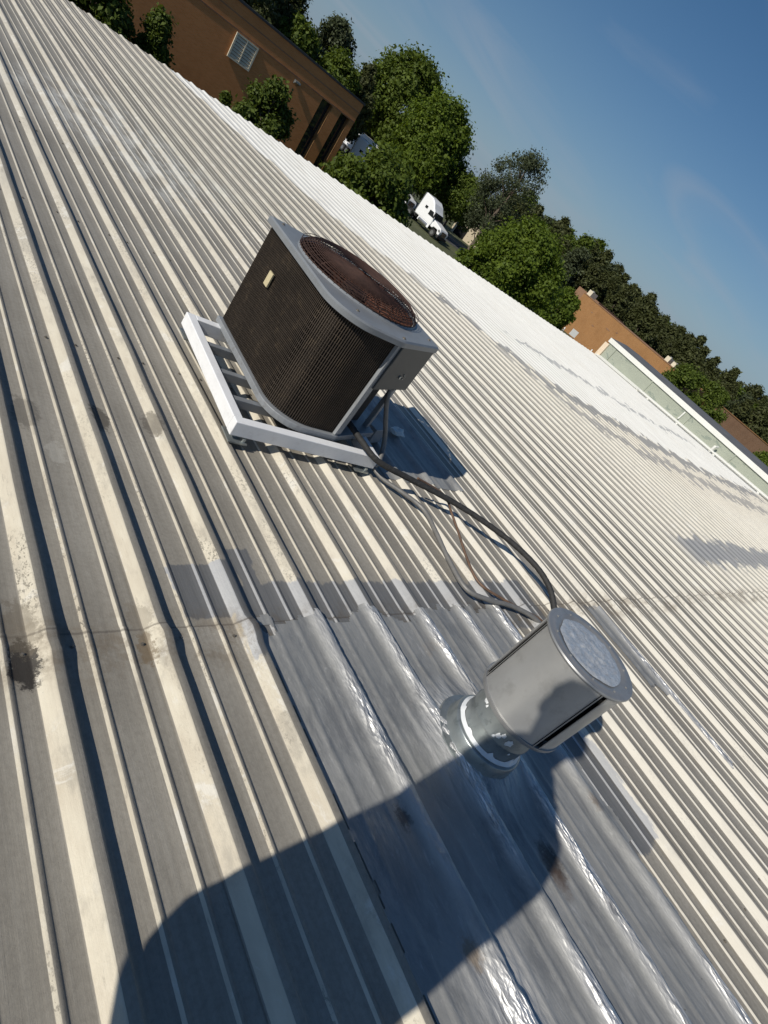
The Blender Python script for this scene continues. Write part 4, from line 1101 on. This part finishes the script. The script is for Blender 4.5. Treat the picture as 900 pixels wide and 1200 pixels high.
# ------------------------------------------------------------------ trucks
def make_truck(label, trailer):
    t = thing('semi_truck', label, 'truck')
    body = MB(); body.prism([(2.05, 1.0), (2.05, 1.95), (1.55, 2.75), (1.25, 3.0), (0.75, 3.55), (0.1, 3.92), (-1.35, 3.98), (-1.4, 1.0)], -1.2, 1.2, 'Y')
    cab = body.build('cab', 'truck_white', t, bevel=0.12)
    hood = MB(); hood.prism([(4.0, 0.75), (4.08, 1.25), (3.85, 1.62), (2.0, 1.98), (2.0, 0.95), (2.4, 0.95), (2.6, 1.2), (3.4, 1.2), (3.6, 0.75)], -1.02, 1.02, 'Y'); hood.build('hood', 'truck_white', t, bevel=0.08)
    d = Vector((-0.50, 0, 0.80)).normalized(); nrm = Vector((0.8, 0, 0.5)).normalized()
    a = Vector((2.03, 0, 1.99)); b_ = Vector((1.58, 0, 2.71))
    ws = MB(); q = []
    for off in (0.0, 0.025):
        for p, y in ((a, -1.08), (a, 1.08), (b_, 1.0), (b_, -1.0)): q.append(p + nrm * (0.02 + off) + Vector((0, y, 0)))
    ws.add(q, [(0, 1, 2, 3), (4, 5, 6, 7), (0, 1, 5, 4), (1, 2, 6, 5), (2, 3, 7, 6), (3, 0, 4, 7)]); ws.build('windshield', 'glass', t)
    for s_ in (-1, 1):
        MB().prism([(1.86, 1.95), (1.5, 2.6), (0.75, 2.6), (0.75, 1.95)], s_ * 1.2, s_ * 1.222, 'Y').build('side_window', 'glass', t)
        MB().prism([(0.2, 2.7), (-0.3, 2.7), (-0.3, 2.35), (0.2, 2.35)], s_ * 1.2, s_ * 1.22, 'Y').build('sleeper_window', 'glass', t)
        m = MB(); m.box(1.95, 2.1, s_ * 1.42 - 0.1, s_ * 1.42 + 0.1, 1.95, 2.6); m.build('mirror', 'dark_metal', t, bevel=0.03)
        MB().prism([(4.02, 1.05), (3.95, 1.35), (3.6, 1.45), (3.6, 1.15)], s_ * 0.72, s_ * 1.04, 'Y').build('headlight', 'chrome', t)
        MB().cyl((-0.2, s_ * 0.95, 0.72), (1.6, s_ * 0.95, 0.72), 0.33, seg=20).build('fuel_tank', 'chrome', t, smooth=True)
        MB().cyl((-1.55, s_ * 0.95, 1.0), (-1.55, s_ * 0.95, 3.9), 0.08, seg=12).build('exhaust_stack', 'chrome', t, smooth=True)
        MB().box(-0.4, 1.95, s_ * 1.15 - 0.03, s_ * 1.15 + 0.03, 0.55, 1.05).build('side_skirt', 'truck_white', t)
    gr = MB(); gr.box(4.03, 4.10, -0.6, 0.6, 0.75, 1.42); gro = gr.build('grille', 'dark_metal', t)
    for k in range(5): MB().box(4.10, 4.125, -0.55, 0.55, 0.82 + 0.12 * k, 0.85 + 0.12 * k).build('bar', 'chrome', gro)
    MB().box(3.85, 4.2, -1.15, 1.15, 0.38, 0.74).build('bumper', 'dark_metal', t, bevel=0.05)
    MB().box(-4.2, 3.7, -0.45, 0.45, 0.6, 0.95).build('chassis', 'dark_metal', t)
    def wheel(x, y, w_):
        wo = MB().cyl((x, y - w_ / 2, 0.51), (x, y + w_ / 2, 0.51), 0.51, seg=24).build('wheel', 'rubber', t, bevel=0.05)
        sd_ = 1 if y > 0 else -1
        MB().cyl((x, y + sd_ * (w_ / 2 - 0.01), 0.51), (x, y + sd_ * (w_ / 2 + 0.02), 0.51), 0.29, seg=18).build('rim', 'chrome', wo)
    for s_ in (-1, 1):
        wheel(3.0, s_ * 1.03, 0.3)
        wheel(-2.2, s_ * 0.95, 0.56); wheel(-3.45, s_ * 0.95, 0.56)
    if trailer:
        MB().box(-15.2, -1.95, -1.29, 1.29, 1.15, 4.05).build('trailer_box', 'truck_white', t, bevel=0.03)
        for x in (-13.0, -14.2):
            for s_ in (-1, 1): wheel(x, s_ * 0.95, 0.56)
    return t
tk = make_truck('white semi tractor parked facing right, in the gap below the trees', False)
tk.location = (60.6, 69.6, GZ + 0.012); tk.rotation_euler = (0, 0, R(-78))
t2 = copy_tree(tk); t2['label'] = 'white semi tractor showing just past the corner of the dark brick building'
t2.location = (53.4, 79.2, GZ + 0.012); t2.rotation_euler = (0, 0, R(-60))
t3 = make_truck('white semi truck with trailer mostly hidden behind the leafy trees', True)
t3.location = (61.5, 79.5, GZ + 0.012); t3.rotation_euler = (0, 0, R(-84))
for q in (tk, t2, t3): q['group'] = 'trucks parked beyond the roof'

# sign and bollards in front of the orange building
sg = thing('sign_board', 'small white sign board in front of the orange brick building', 'sign', (86.5, 55.0, GZ), R(-90 + 60))
for x in (-0.5, 0.45): MB().box(x, x + 0.08, 0, 0.08, 0, 1.2).build('post', 'dark_metal', sg)
MB().box(-0.62, 0.62, -0.05, -0.01, 0.95, 2.0).build('board', 'white_paint', sg)
for i, (x, y, lab) in enumerate(((72.5, 56.2, 'left of the pair'), (73.4, 55.4, 'right of the pair'), (84, 55.3, 'just left of the sign board'), (88.5, 51.6, 'right of the sign board'))):
    tag(MB().lathe([(0.11, 0), (0.11, 1.35), (0.09, 1.42), (0, 1.44)], 12).build('bollard', 'white_paint', None, smooth=True, loc=(x, y, GZ + (1.3 if i < 2 else 1.0))), 'white bollard ' + lab + ' past the roof edge', 'bollard', 'bollards past the roof edge')
for o in [o for o in C.objects if o.name.startswith('bollard')]: o.location.z = GZ

# ------------------------------------------------------------------ trees
def leaf_mesh(name, P, Nrm, size, tint, aspect=1.6, rs=None):
    n = len(P)
    rs = rs or np.random.default_rng(1)
    Nrm = Nrm / np.linalg.norm(Nrm, axis=1, keepdims=True)
    t = rs.normal(size=(n, 3)); t -= (t * Nrm).sum(1, keepdims=True) * Nrm; t /= np.linalg.norm(t, axis=1, keepdims=True)
    b = np.cross(Nrm, t)
    s = (size * rs.uniform(0.45, 1.5, n))[:, None]
    a = t * s * aspect * 0.5; c = b * s * 0.5
    fold = Nrm * s * 0.14
    V = np.stack([P - a, P - c * 0.9 + fold, P + a, P + c * 0.9 + fold], 1).reshape(-1, 3)
    F = np.arange(4 * n).reshape(n, 4)
    me = bpy.data.meshes.new(name)
    me.vertices.add(4 * n); me.vertices.foreach_set('co', V.ravel())
    me.loops.add(4 * n); me.loops.foreach_set('vertex_index', F.ravel())
    me.polygons.add(n); me.polygons.foreach_set('loop_start', np.arange(0, 4 * n, 4)); me.polygons.foreach_set('loop_total', np.full(n, 4))
    me.update(calc_edges=True)
    at = me.attributes.new('tint', 'FLOAT', 'POINT'); at.data.foreach_set('value', np.repeat(tint, 4).astype(np.float32))
    return me
def tree_meshes(seed, H, rad, base, nleaf, lsize, style, fuzz=1.0):
    rs = np.random.default_rng(seed)
    nleaf = int(nleaf * 2.1); lsize *= 0.62
    lobes = []
    ch = H - base
    nl = {'round': 60, 'cone': 44, 'sparse': 80, 'wide': 75, 'pine': 46}[style]
    for i in range(nl):
        u = rs.uniform(0, 1) ** 0.85
        if style == 'cone': env = rad * (1 - u) ** 0.75 + 0.10 * rad
        elif style == 'pine': env = rad * math.sin(PI * min(1, 0.25 + 0.78 * u)) ** 0.8
        else: env = rad * math.sin(PI * (0.14 + 0.80 * u)) ** 0.65
        a = rs.uniform(0, 2 * PI); r = env * rs.uniform(0.25, 0.85) ** 0.6
        lr = rad * rs.uniform(0.12, 0.32) * (0.42 if style == 'sparse' else 0.6 if style == 'cone' else 1.0) * (1 - 0.35 * u)
        z = base + lr * 0.4 + u * (ch - lr * 1.2)
        lobes.append((r * math.cos(a), r * math.sin(a), z, lr))
    lobes.append((0, 0, H - rad * 0.22, rad * 0.22))
    L = np.array(lobes)
    w = L[:, 3] ** 2; w /= w.sum()
    # twig clumps on each lobe, leaves around each clump
    ncl = max(30, nleaf // (9 if style != 'sparse' else 7))
    pick = rs.choice(len(L), ncl, p=w)
    d = rs.normal(size=(ncl, 3)); d /= np.linalg.norm(d, axis=1, keepdims=True)
    rr = rs.uniform(0.45, 1.08, ncl) ** 0.7
    cc = L[pick, :3] + d * (L[pick, 3] * rr)[:, None] * np.array([1, 1, 0.82 if style != 'cone' else 1.1])
    per = nleaf // ncl
    P = np.repeat(cc, per, 0) + rs.normal(size=(ncl * per, 3)) * (rad * fuzz * (0.075 if style != 'sparse' else 0.085))
    out = P - np.array([0, 0, base + ch * 0.4]); out /= np.linalg.norm(out, axis=1, keepdims=True) + 1e-6
    Nr = np.repeat(d, per, 0) * 0.6 + out * 0.35 + rs.normal(size=P.shape) * 0.55 + np.array([0, 0, 0.25])
    tint = np.clip(np.repeat(rs.uniform(0, 1, ncl), per) * 0.6 + rs.uniform(0, 0.4, len(P)), 0, 1)
    crown = leaf_mesh('crown', P, Nr, lsize, tint, rs=rs)
    # trunk and limbs
    tr = MB()
    r0 = max(0.10, H * 0.020)
    top = H - rad * (0.5 if style != 'cone' else 0.1)
    tp = [(0, 0, -0.1), (rs.normal() * 0.05, rs.normal() * 0.05, base * 0.5), (rs.normal() * 0.12, rs.normal() * 0.12, base + ch * 0.2), (rs.normal() * 0.2, rs.normal() * 0.2, base + ch * 0.55), (0, 0, top)]
    tr.tube(tp, [r0 * 1.25, r0, r0 * 0.75, r0 * 0.45, r0 * 0.12], 8, 3)
    if style == 'sparse': r0 *= 0.6
    for (x, y, z, lr) in lobes[:(16 if style != 'sparse' else 30)]:
        zb = max(base * 0.6, z - math.hypot(x, y) * 0.8 - 0.3)
        tr.tube([(0, 0, zb), (x * 0.45, y * 0.45, zb + (z - zb) * 0.5), (x, y, z)], [r0 * 0.45, r0 * 0.28, r0 * 0.06], 5, 2)
    trunk = tr.mesh('trunk')
    for p in trunk.polygons: p.use_smooth = True
    return trunk, crown
def place_tree(name, label, meshes, mat, x, y, scale=1.0, rotz=0.0, group=None, sz=None):
    t = thing(name, label, 'tree', (x, y, GZ), rotz, group)
    t.scale = (scale, scale, scale if sz is None else sz)
    for nm, me, mt in (('trunk', meshes[0], 'bark'), ('crown', meshes[1], mat)):
        if not me.materials: me.materials.append(MAT[mt])
        o = bpy.data.objects.new(nm, me); C.objects.link(o); o.parent = t
        if me.materials[0] is not MAT[mt]:
            o.material_slots[0].link = 'OBJECT'; o.material_slots[0].material = MAT[mt]
    return t
def solo(name, label, seed, azd, dist, H, rad, base, nleaf, lsize, style, mat, group=None):
    x, y = polar(azd, dist)
    return place_tree(name, label, tree_meshes(seed, H, rad, base, int(nleaf * 1.3), lsize * 0.85, style, 1.25), mat, x, y, group=group)

# small evergreens against the brown brick building
solo('evergreen_tree', 'dark evergreen at the top left corner, leftmost against the brick wall', 11, 13.0, 33, 5.2, 2.1, 0.4, 9000, 0.24, 'round', 'leaf_conifer')
solo('evergreen_tree', 'dark evergreen beside the leftmost one, against the brick wall', 12, 17.2, 34, 5.0, 1.3, 0.4, 7000, 0.22, 'cone', 'leaf_conifer')
solo('evergreen_tree', 'low scrubby bush under the louvre, left of the bushy evergreen', 13, 22.9, 34.5, 3.95, 0.75, 0.3, 2600, 0.20, 'cone', 'leaf_conifer')
solo('evergreen_tree', 'bushy green evergreen between the louvre and the tall windows', 14, 26.0, 34, 5.75, 1.55, 0.4, 11000, 0.23, 'round', 'leaf_conifer')
solo('broadleaf_tree', 'leafy green tree hiding the trucks, right of the brick building', 15, 36.1, 45, 6.0, 3.0, 0.4, 15000, 0.34, 'round', 'leaf_mid')
# big trees behind the trucks
solo('broadleaf_tree', 'big dense dark tree above the trucks, left half of the pair', 21, 34.4, 114, 17.0, 7.0, 3.0, 20000, 0.62, 'round', 'leaf_mid')
solo('broadleaf_tree', 'big bright green tree above the trucks, right half of the pair', 22, 38.3, 104, 15.2, 6.2, 2.6, 20000, 0.56, 'round', 'leaf_bright')
solo('broadleaf_tree', 'low spreading tree between the white tractor and the cream building', 23, 42.6, 106, 9.2, 5.0, 3.4, 9000, 0.5, 'round', 'leaf_mid')
solo('sparse_tree', 'thin open tree with sky showing through, behind the round green tree', 24, 45.6, 92, 15.6, 4.4, 4.0, 6500, 0.32, 'sparse', 'leaf_grey')
solo('broadleaf_tree', 'round bright green tree at the roof edge, nearest in the middle', 25, 50.0, 58, 8.8, 4.3, 0.8, 24000, 0.34, 'wide', 'leaf_bright')
solo('broadleaf_tree', 'small bright green tree filling the left foot of the round tree', 26, 46.8, 55, 5.0, 1.7, 0.4, 6000, 0.30, 'round', 'leaf_bright')
# behind the brown brick building
for i, (a, d, h, r_, mt, st, lab) in enumerate(((19.5, 88, 17.0, 6.0, 'leaf_dark', 'pine', 'tall dark tree cut by the top edge behind the brown building'),
        (23.8, 95, 13.2, 4.2, 'leaf_dark', 'round', 'dark rounded tree behind the middle of the brown building'),
        (25.8, 90, 9.9, 3.6, 'leaf_mid', 'round', 'yellow-green tree just above the coping of the brown building'),
        (28.0, 100, 12.8, 3.8, 'leaf_grey', 'sparse', 'wispy pale tree rising above the brown building'),
        (29.4, 92, 9.9, 3.8, 'leaf_mid', 'round', 'low green tree above the right end of the brown building'),
        (31.2, 96, 11.2, 3.0, 'leaf_dark', 'pine', 'narrow dark tree at the right end of the brown building'))):
    solo('broadleaf_tree' if st != 'pine' else 'pine_tree', lab, 40 + i, a, d, h, r_, 2.0, 7000, 0.5, st, mt, 'trees behind the brown building')
# nearer trees in front of the right-hand brown building
for i, (a, d, h, r_, mt, lab) in enumerate(((67.6, 96, 8.4, 3.6, 'leaf_mid', 'green tree at the right end of the orange building'), (69.9, 100, 8.8, 3.4, 'leaf_mid', 'green tree between the orange and the dull brown building'), (77.0, 104, 6.4, 3.2, 'leaf_bright', 'bright green tree at the right edge of the picture'),
        (55.0, 84, 6.2, 2.4, 'leaf_bright', 'small bright green tree at the left corner of the orange building'))):
    solo('broadleaf_tree', lab, 60 + i, a, d, h, r_, 0.8, 9000, 0.42, 'round', mt)
# the dark wood along the skyline: individual trees, shared meshes
kinds = [tree_meshes(80 + i, 15.0, (3.3, 2.7, 3.8, 2.4, 3.2)[i], (4.0, 5.0, 3.0, 6.0, 3.5)[i], 3300, 0.62, ('round', 'pine', 'round', 'pine', 'sparse')[i], 1.7) for i in range(5)]
kmat = ['leaf_dark', 'leaf_dark', 'leaf_mid', 'leaf_dark', 'leaf_grey']
skyline = [(48, 2.4), (52, 3.0), (56, 3.2), (60, 2.75), (63, 2.4), (66, 2.5), (68.5, 2.2), (72, 2.3), (80, 2.5), (100, 3)]
def sk(a):
    for (a0, e0), (a1, e1) in zip(skyline, skyline[1:]):
        if a0 <= a <= a1: return e0 + (e1 - e0) * (a - a0) / (a1 - a0)
    return 2.6
def WOOD(a):
    return ('tree in the dark wood behind the round green tree' if a < 55 else 'tree in the dark wood behind the orange building' if a < 67 else
            'tree in the dark wood behind the dull brown building' if a < 77 else 'tree in the dark wood beyond the right edge of the picture')
a = 46.0; i = 0
while a < 86:
    for row, dist in enumerate((150, 172, 196)):
        aa = a + row * 0.55 + rnd.uniform(-0.35, 0.35); dd = dist + rnd.uniform(-8, 8)
        k = rnd.choices(range(5), (5, 4, 1.3 if row else 0.8, 4, 0.7))[0]
        el_ = sk(aa) + rnd.uniform(-0.55, 0.35) - (0.7, 0.3, 0.0)[row]
        h = dd * math.tan(R(el_)) + 7.39
        x, y = polar(aa, dd)
        place_tree('pine_tree' if k in (1, 3) else 'broadleaf_tree', WOOD(aa), kinds[k], kmat[k], x, y, h / 15.0 * rnd.uniform(0.95, 1.2), rnd.uniform(0, 6.28), 'dark wood along the skyline', h / 15.0)
    a += 0.95; i += 1

# ------------------------------------------------------------------ the photographer (stands behind the lens; only the shadow reaches the picture)
def person():
    J = {'pel': (-0.36, -0.06, 0.98), 'waist': (-0.35, -0.04, 1.13), 'chest': (-0.33, -0.01, 1.38), 'neck': (-0.28, 0.06, 1.57), 'nk2': (-0.255, 0.09, 1.63), 'head': (-0.235, 0.115, 1.74), 'crown': (-0.235, 0.12, 1.83),
         'lsh': (-0.36, 0.14, 1.48), 'lel': (-0.20, 0.18, 1.22), 'lwr': (-0.07, 0.07, 1.36), 'lha': (-0.045, 0.045, 1.385),
         'rsh': (-0.29, -0.165, 1.46), 'rel': (-0.17, -0.20, 1.21), 'rwr': (-0.08, -0.08, 1.345), 'rha': (-0.05, -0.05, 1.375),
         'lhip': (-0.36, 0.00, 0.92), 'lkn': (-0.34, -0.05, 0.50), 'lan': (-0.38, -0.06, 0.10), 'lto': (-0.26, 0.00, 0.055),
         'rhip': (-0.35, -0.17, 0.92), 'rkn': (-0.33, -0.22, 0.50), 'ran': (-0.37, -0.24, 0.10), 'rto': (-0.25, -0.19, 0.055)}
    rad = {'pel': .13, 'waist': .13, 'chest': .15, 'neck': .062, 'nk2': .056, 'head': .088, 'crown': .07, 'lsh': .07, 'lel': .047, 'lwr': .031, 'lha': .03, 'rsh': .07, 'rel': .047, 'rwr': .031, 'rha': .03,
           'lhip': .095, 'lkn': .066, 'lan': .05, 'lto': .042, 'rhip': .095, 'rkn': .066, 'ran': .05, 'rto': .042}
    E_ = [('pel', 'waist'), ('waist', 'chest'), ('chest', 'neck'), ('neck', 'nk2'), ('nk2', 'head'), ('head', 'crown'), ('chest', 'lsh'), ('lsh', 'lel'), ('lel', 'lwr'), ('lwr', 'lha'), ('chest', 'rsh'), ('rsh', 'rel'), ('rel', 'rwr'), ('rwr', 'rha'),
          ('pel', 'lhip'), ('lhip', 'lkn'), ('lkn', 'lan'), ('lan', 'lto'), ('pel', 'rhip'), ('rhip', 'rkn'), ('rkn', 'ran'), ('ran', 'rto')]
    names = list(J)
    me = bpy.data.meshes.new('body')
    me.from_pydata([J[n] for n in names], [(names.index(a), names.index(b)) for a, b in E_], [])
    o = bpy.data.objects.new('person_body_tmp', me); C.objects.link(o)
    sk_ = o.modifiers.new('skin', 'SKIN'); ss = o.modifiers.new('sub', 'SUBSURF'); ss.levels = 2; ss.render_levels = 2
    for i, n in enumerate(names):
        f = 0.80 if n in ('pel', 'waist', 'chest') else 1.0
        me.skin_vertices[0].data[i].radius = (rad[n], rad[n] * f)
        me.skin_vertices[0].data[i].use_root = (n == 'pel')
    dg = bpy.context.evaluated_depsgraph_get()
    ev = bpy.data.meshes.new_from_object(o.evaluated_get(dg))
    bpy.data.objects.remove(o)
    ev.name = 'body'; ev.materials.clear()
    for mt in ('jacket', 'skin', 'trousers', 'boots'): ev.materials.append(MAT[mt])
    head = Vector(J['head'])
    for p in ev.polygons:
        c = p.center; p.use_smooth = True
        if c.z > 1.605 and (c - head).length < 0.25: p.material_index = 1
        elif c.x > -0.085 and c.z > 1.2: p.material_index = 1
        elif c.z < 0.13: p.material_index = 3
        elif c.z < 0.86: p.material_index = 2
    t = thing('person', 'person in a dark jacket holding a phone, whose shadow falls on the roof', 'person', (0, 0, 0))
    b = bpy.data.objects.new('body', ev); C.objects.link(b); b.parent = t
    rings = [(0.60, -0.34, -0.095, 0.10, 0.150), (0.62, -0.34, -0.065, 0.12, 0.175), (0.655, -0.34, -0.035, 0.14, 0.208), (0.70, -0.34, -0.022, 0.145, 0.220), (0.90, -0.34, -0.02, 0.145, 0.222), (1.15, -0.335, -0.02, 0.14, 0.220),
             (1.32, -0.33, -0.012, 0.14, 0.234), (1.43, -0.325, 0.003, 0.13, 0.226), (1.52, -0.31, 0.025, 0.115, 0.190), (1.58, -0.29, 0.055, 0.09, 0.130), (1.62, -0.275, 0.08, 0.072, 0.080)]
    jm = MB(); vs = []; na = 28
    for (z, cx_, cy_, rx, ry) in rings:
        for k in range(na):
            a = 2 * PI * k / na; w_ = 1 + 0.03 * mnoise.noise((math.cos(a) * 3, math.sin(a) * 3, z * 6))
            vs.append((cx_ + rx * w_ * math.cos(a), cy_ + ry * w_ * math.sin(a), z))
    jm.add(vs, [(r_ * na + k, r_ * na + (k + 1) % na, (r_ + 1) * na + (k + 1) % na, (r_ + 1) * na + k) for r_ in range(len(rings) - 1) for k in range(na)])
    jm.build('jacket', 'jacket', t, smooth=True, angle=80)
    # face: nose, eyes, mouth, ears
    fd = Vector((math.sin(YAW), math.cos(YAW), -0.25)).normalized(); sd_ = Vector((fd.y, -fd.x, 0)).normalized(); ud = sd_.cross(fd)
    hc = head + Vector((0, 0, 0.02))
    def blob(name, c, s, mat):
        bm = bmesh.new(); bmesh.ops.create_icosphere(bm, subdivisions=2, radius=1)
        M = Matrix((fd * s[0], sd_ * s[1], ud * s[2])).transposed()
        for v in bm.verts: v.co = M @ v.co + c
        m = bpy.data.meshes.new(name); bm.to_mesh(m); bm.free()
        return link(name, m, mat, t, smooth=True, angle=80)
    blob('nose', hc + fd * 0.095 - ud * 0.01, (0.024, 0.014, 0.026), 'skin')
    for s_ in (-1, 1):
        blob('eye', hc + fd * 0.080 + sd_ * 0.032 * s_ + ud * 0.012, (0.012, 0.014, 0.010), 'white_paint')
        blob('ear', hc + sd_ * 0.092 * s_ - fd * 0.005, (0.022, 0.010, 0.034), 'skin')
    blob('mouth', hc + fd * 0.085 - ud * 0.045, (0.010, 0.024, 0.007), 'skin')
    blob('hair', hc + ud * 0.035 - fd * 0.012, (0.105, 0.100, 0.088), 'hair')
    # fingers of both hands around the phone
    for s_, w in ((1, Vector(J['lha'])), (-1, Vector(J['rha']))):
        for k in range(5):
            back = -fwd
            side = (Vector((0, 0, CAM_H)) - w); side = (side - side.dot(fwd) * fwd).normalized()
            along = fwd.cross(side).normalized()
            base_ = w + along * (0.034 - 0.017 * k)
            L_ = (0.06, 0.066, 0.07, 0.064, 0.05)[k]
            if k == 0: pts = [base_, base_ + side * 0.02 + back * 0.02, base_ + side * 0.045 + back * 0.022]
            else: pts = [base_, base_ + side * L_ * 0.35 + back * 0.002, base_ + side * L_ * 0.6 + back * 0.004]
            MB().tube(pts, [0.010, 0.009, 0.007], 8, 4).build('finger', 'skin', t, smooth=True)
    return t
person()
ph = MB().box(-0.037, 0.037, -0.075, 0.075, 0.012, 0.020).build('phone', 'phone_black', None, bevel=0.004)
ph.matrix_world = camo.matrix_world @ Matrix.Translation((-0.0, 0.0, 0.006))
tag(ph, 'black phone held up by the person in the dark jacket', 'phone')
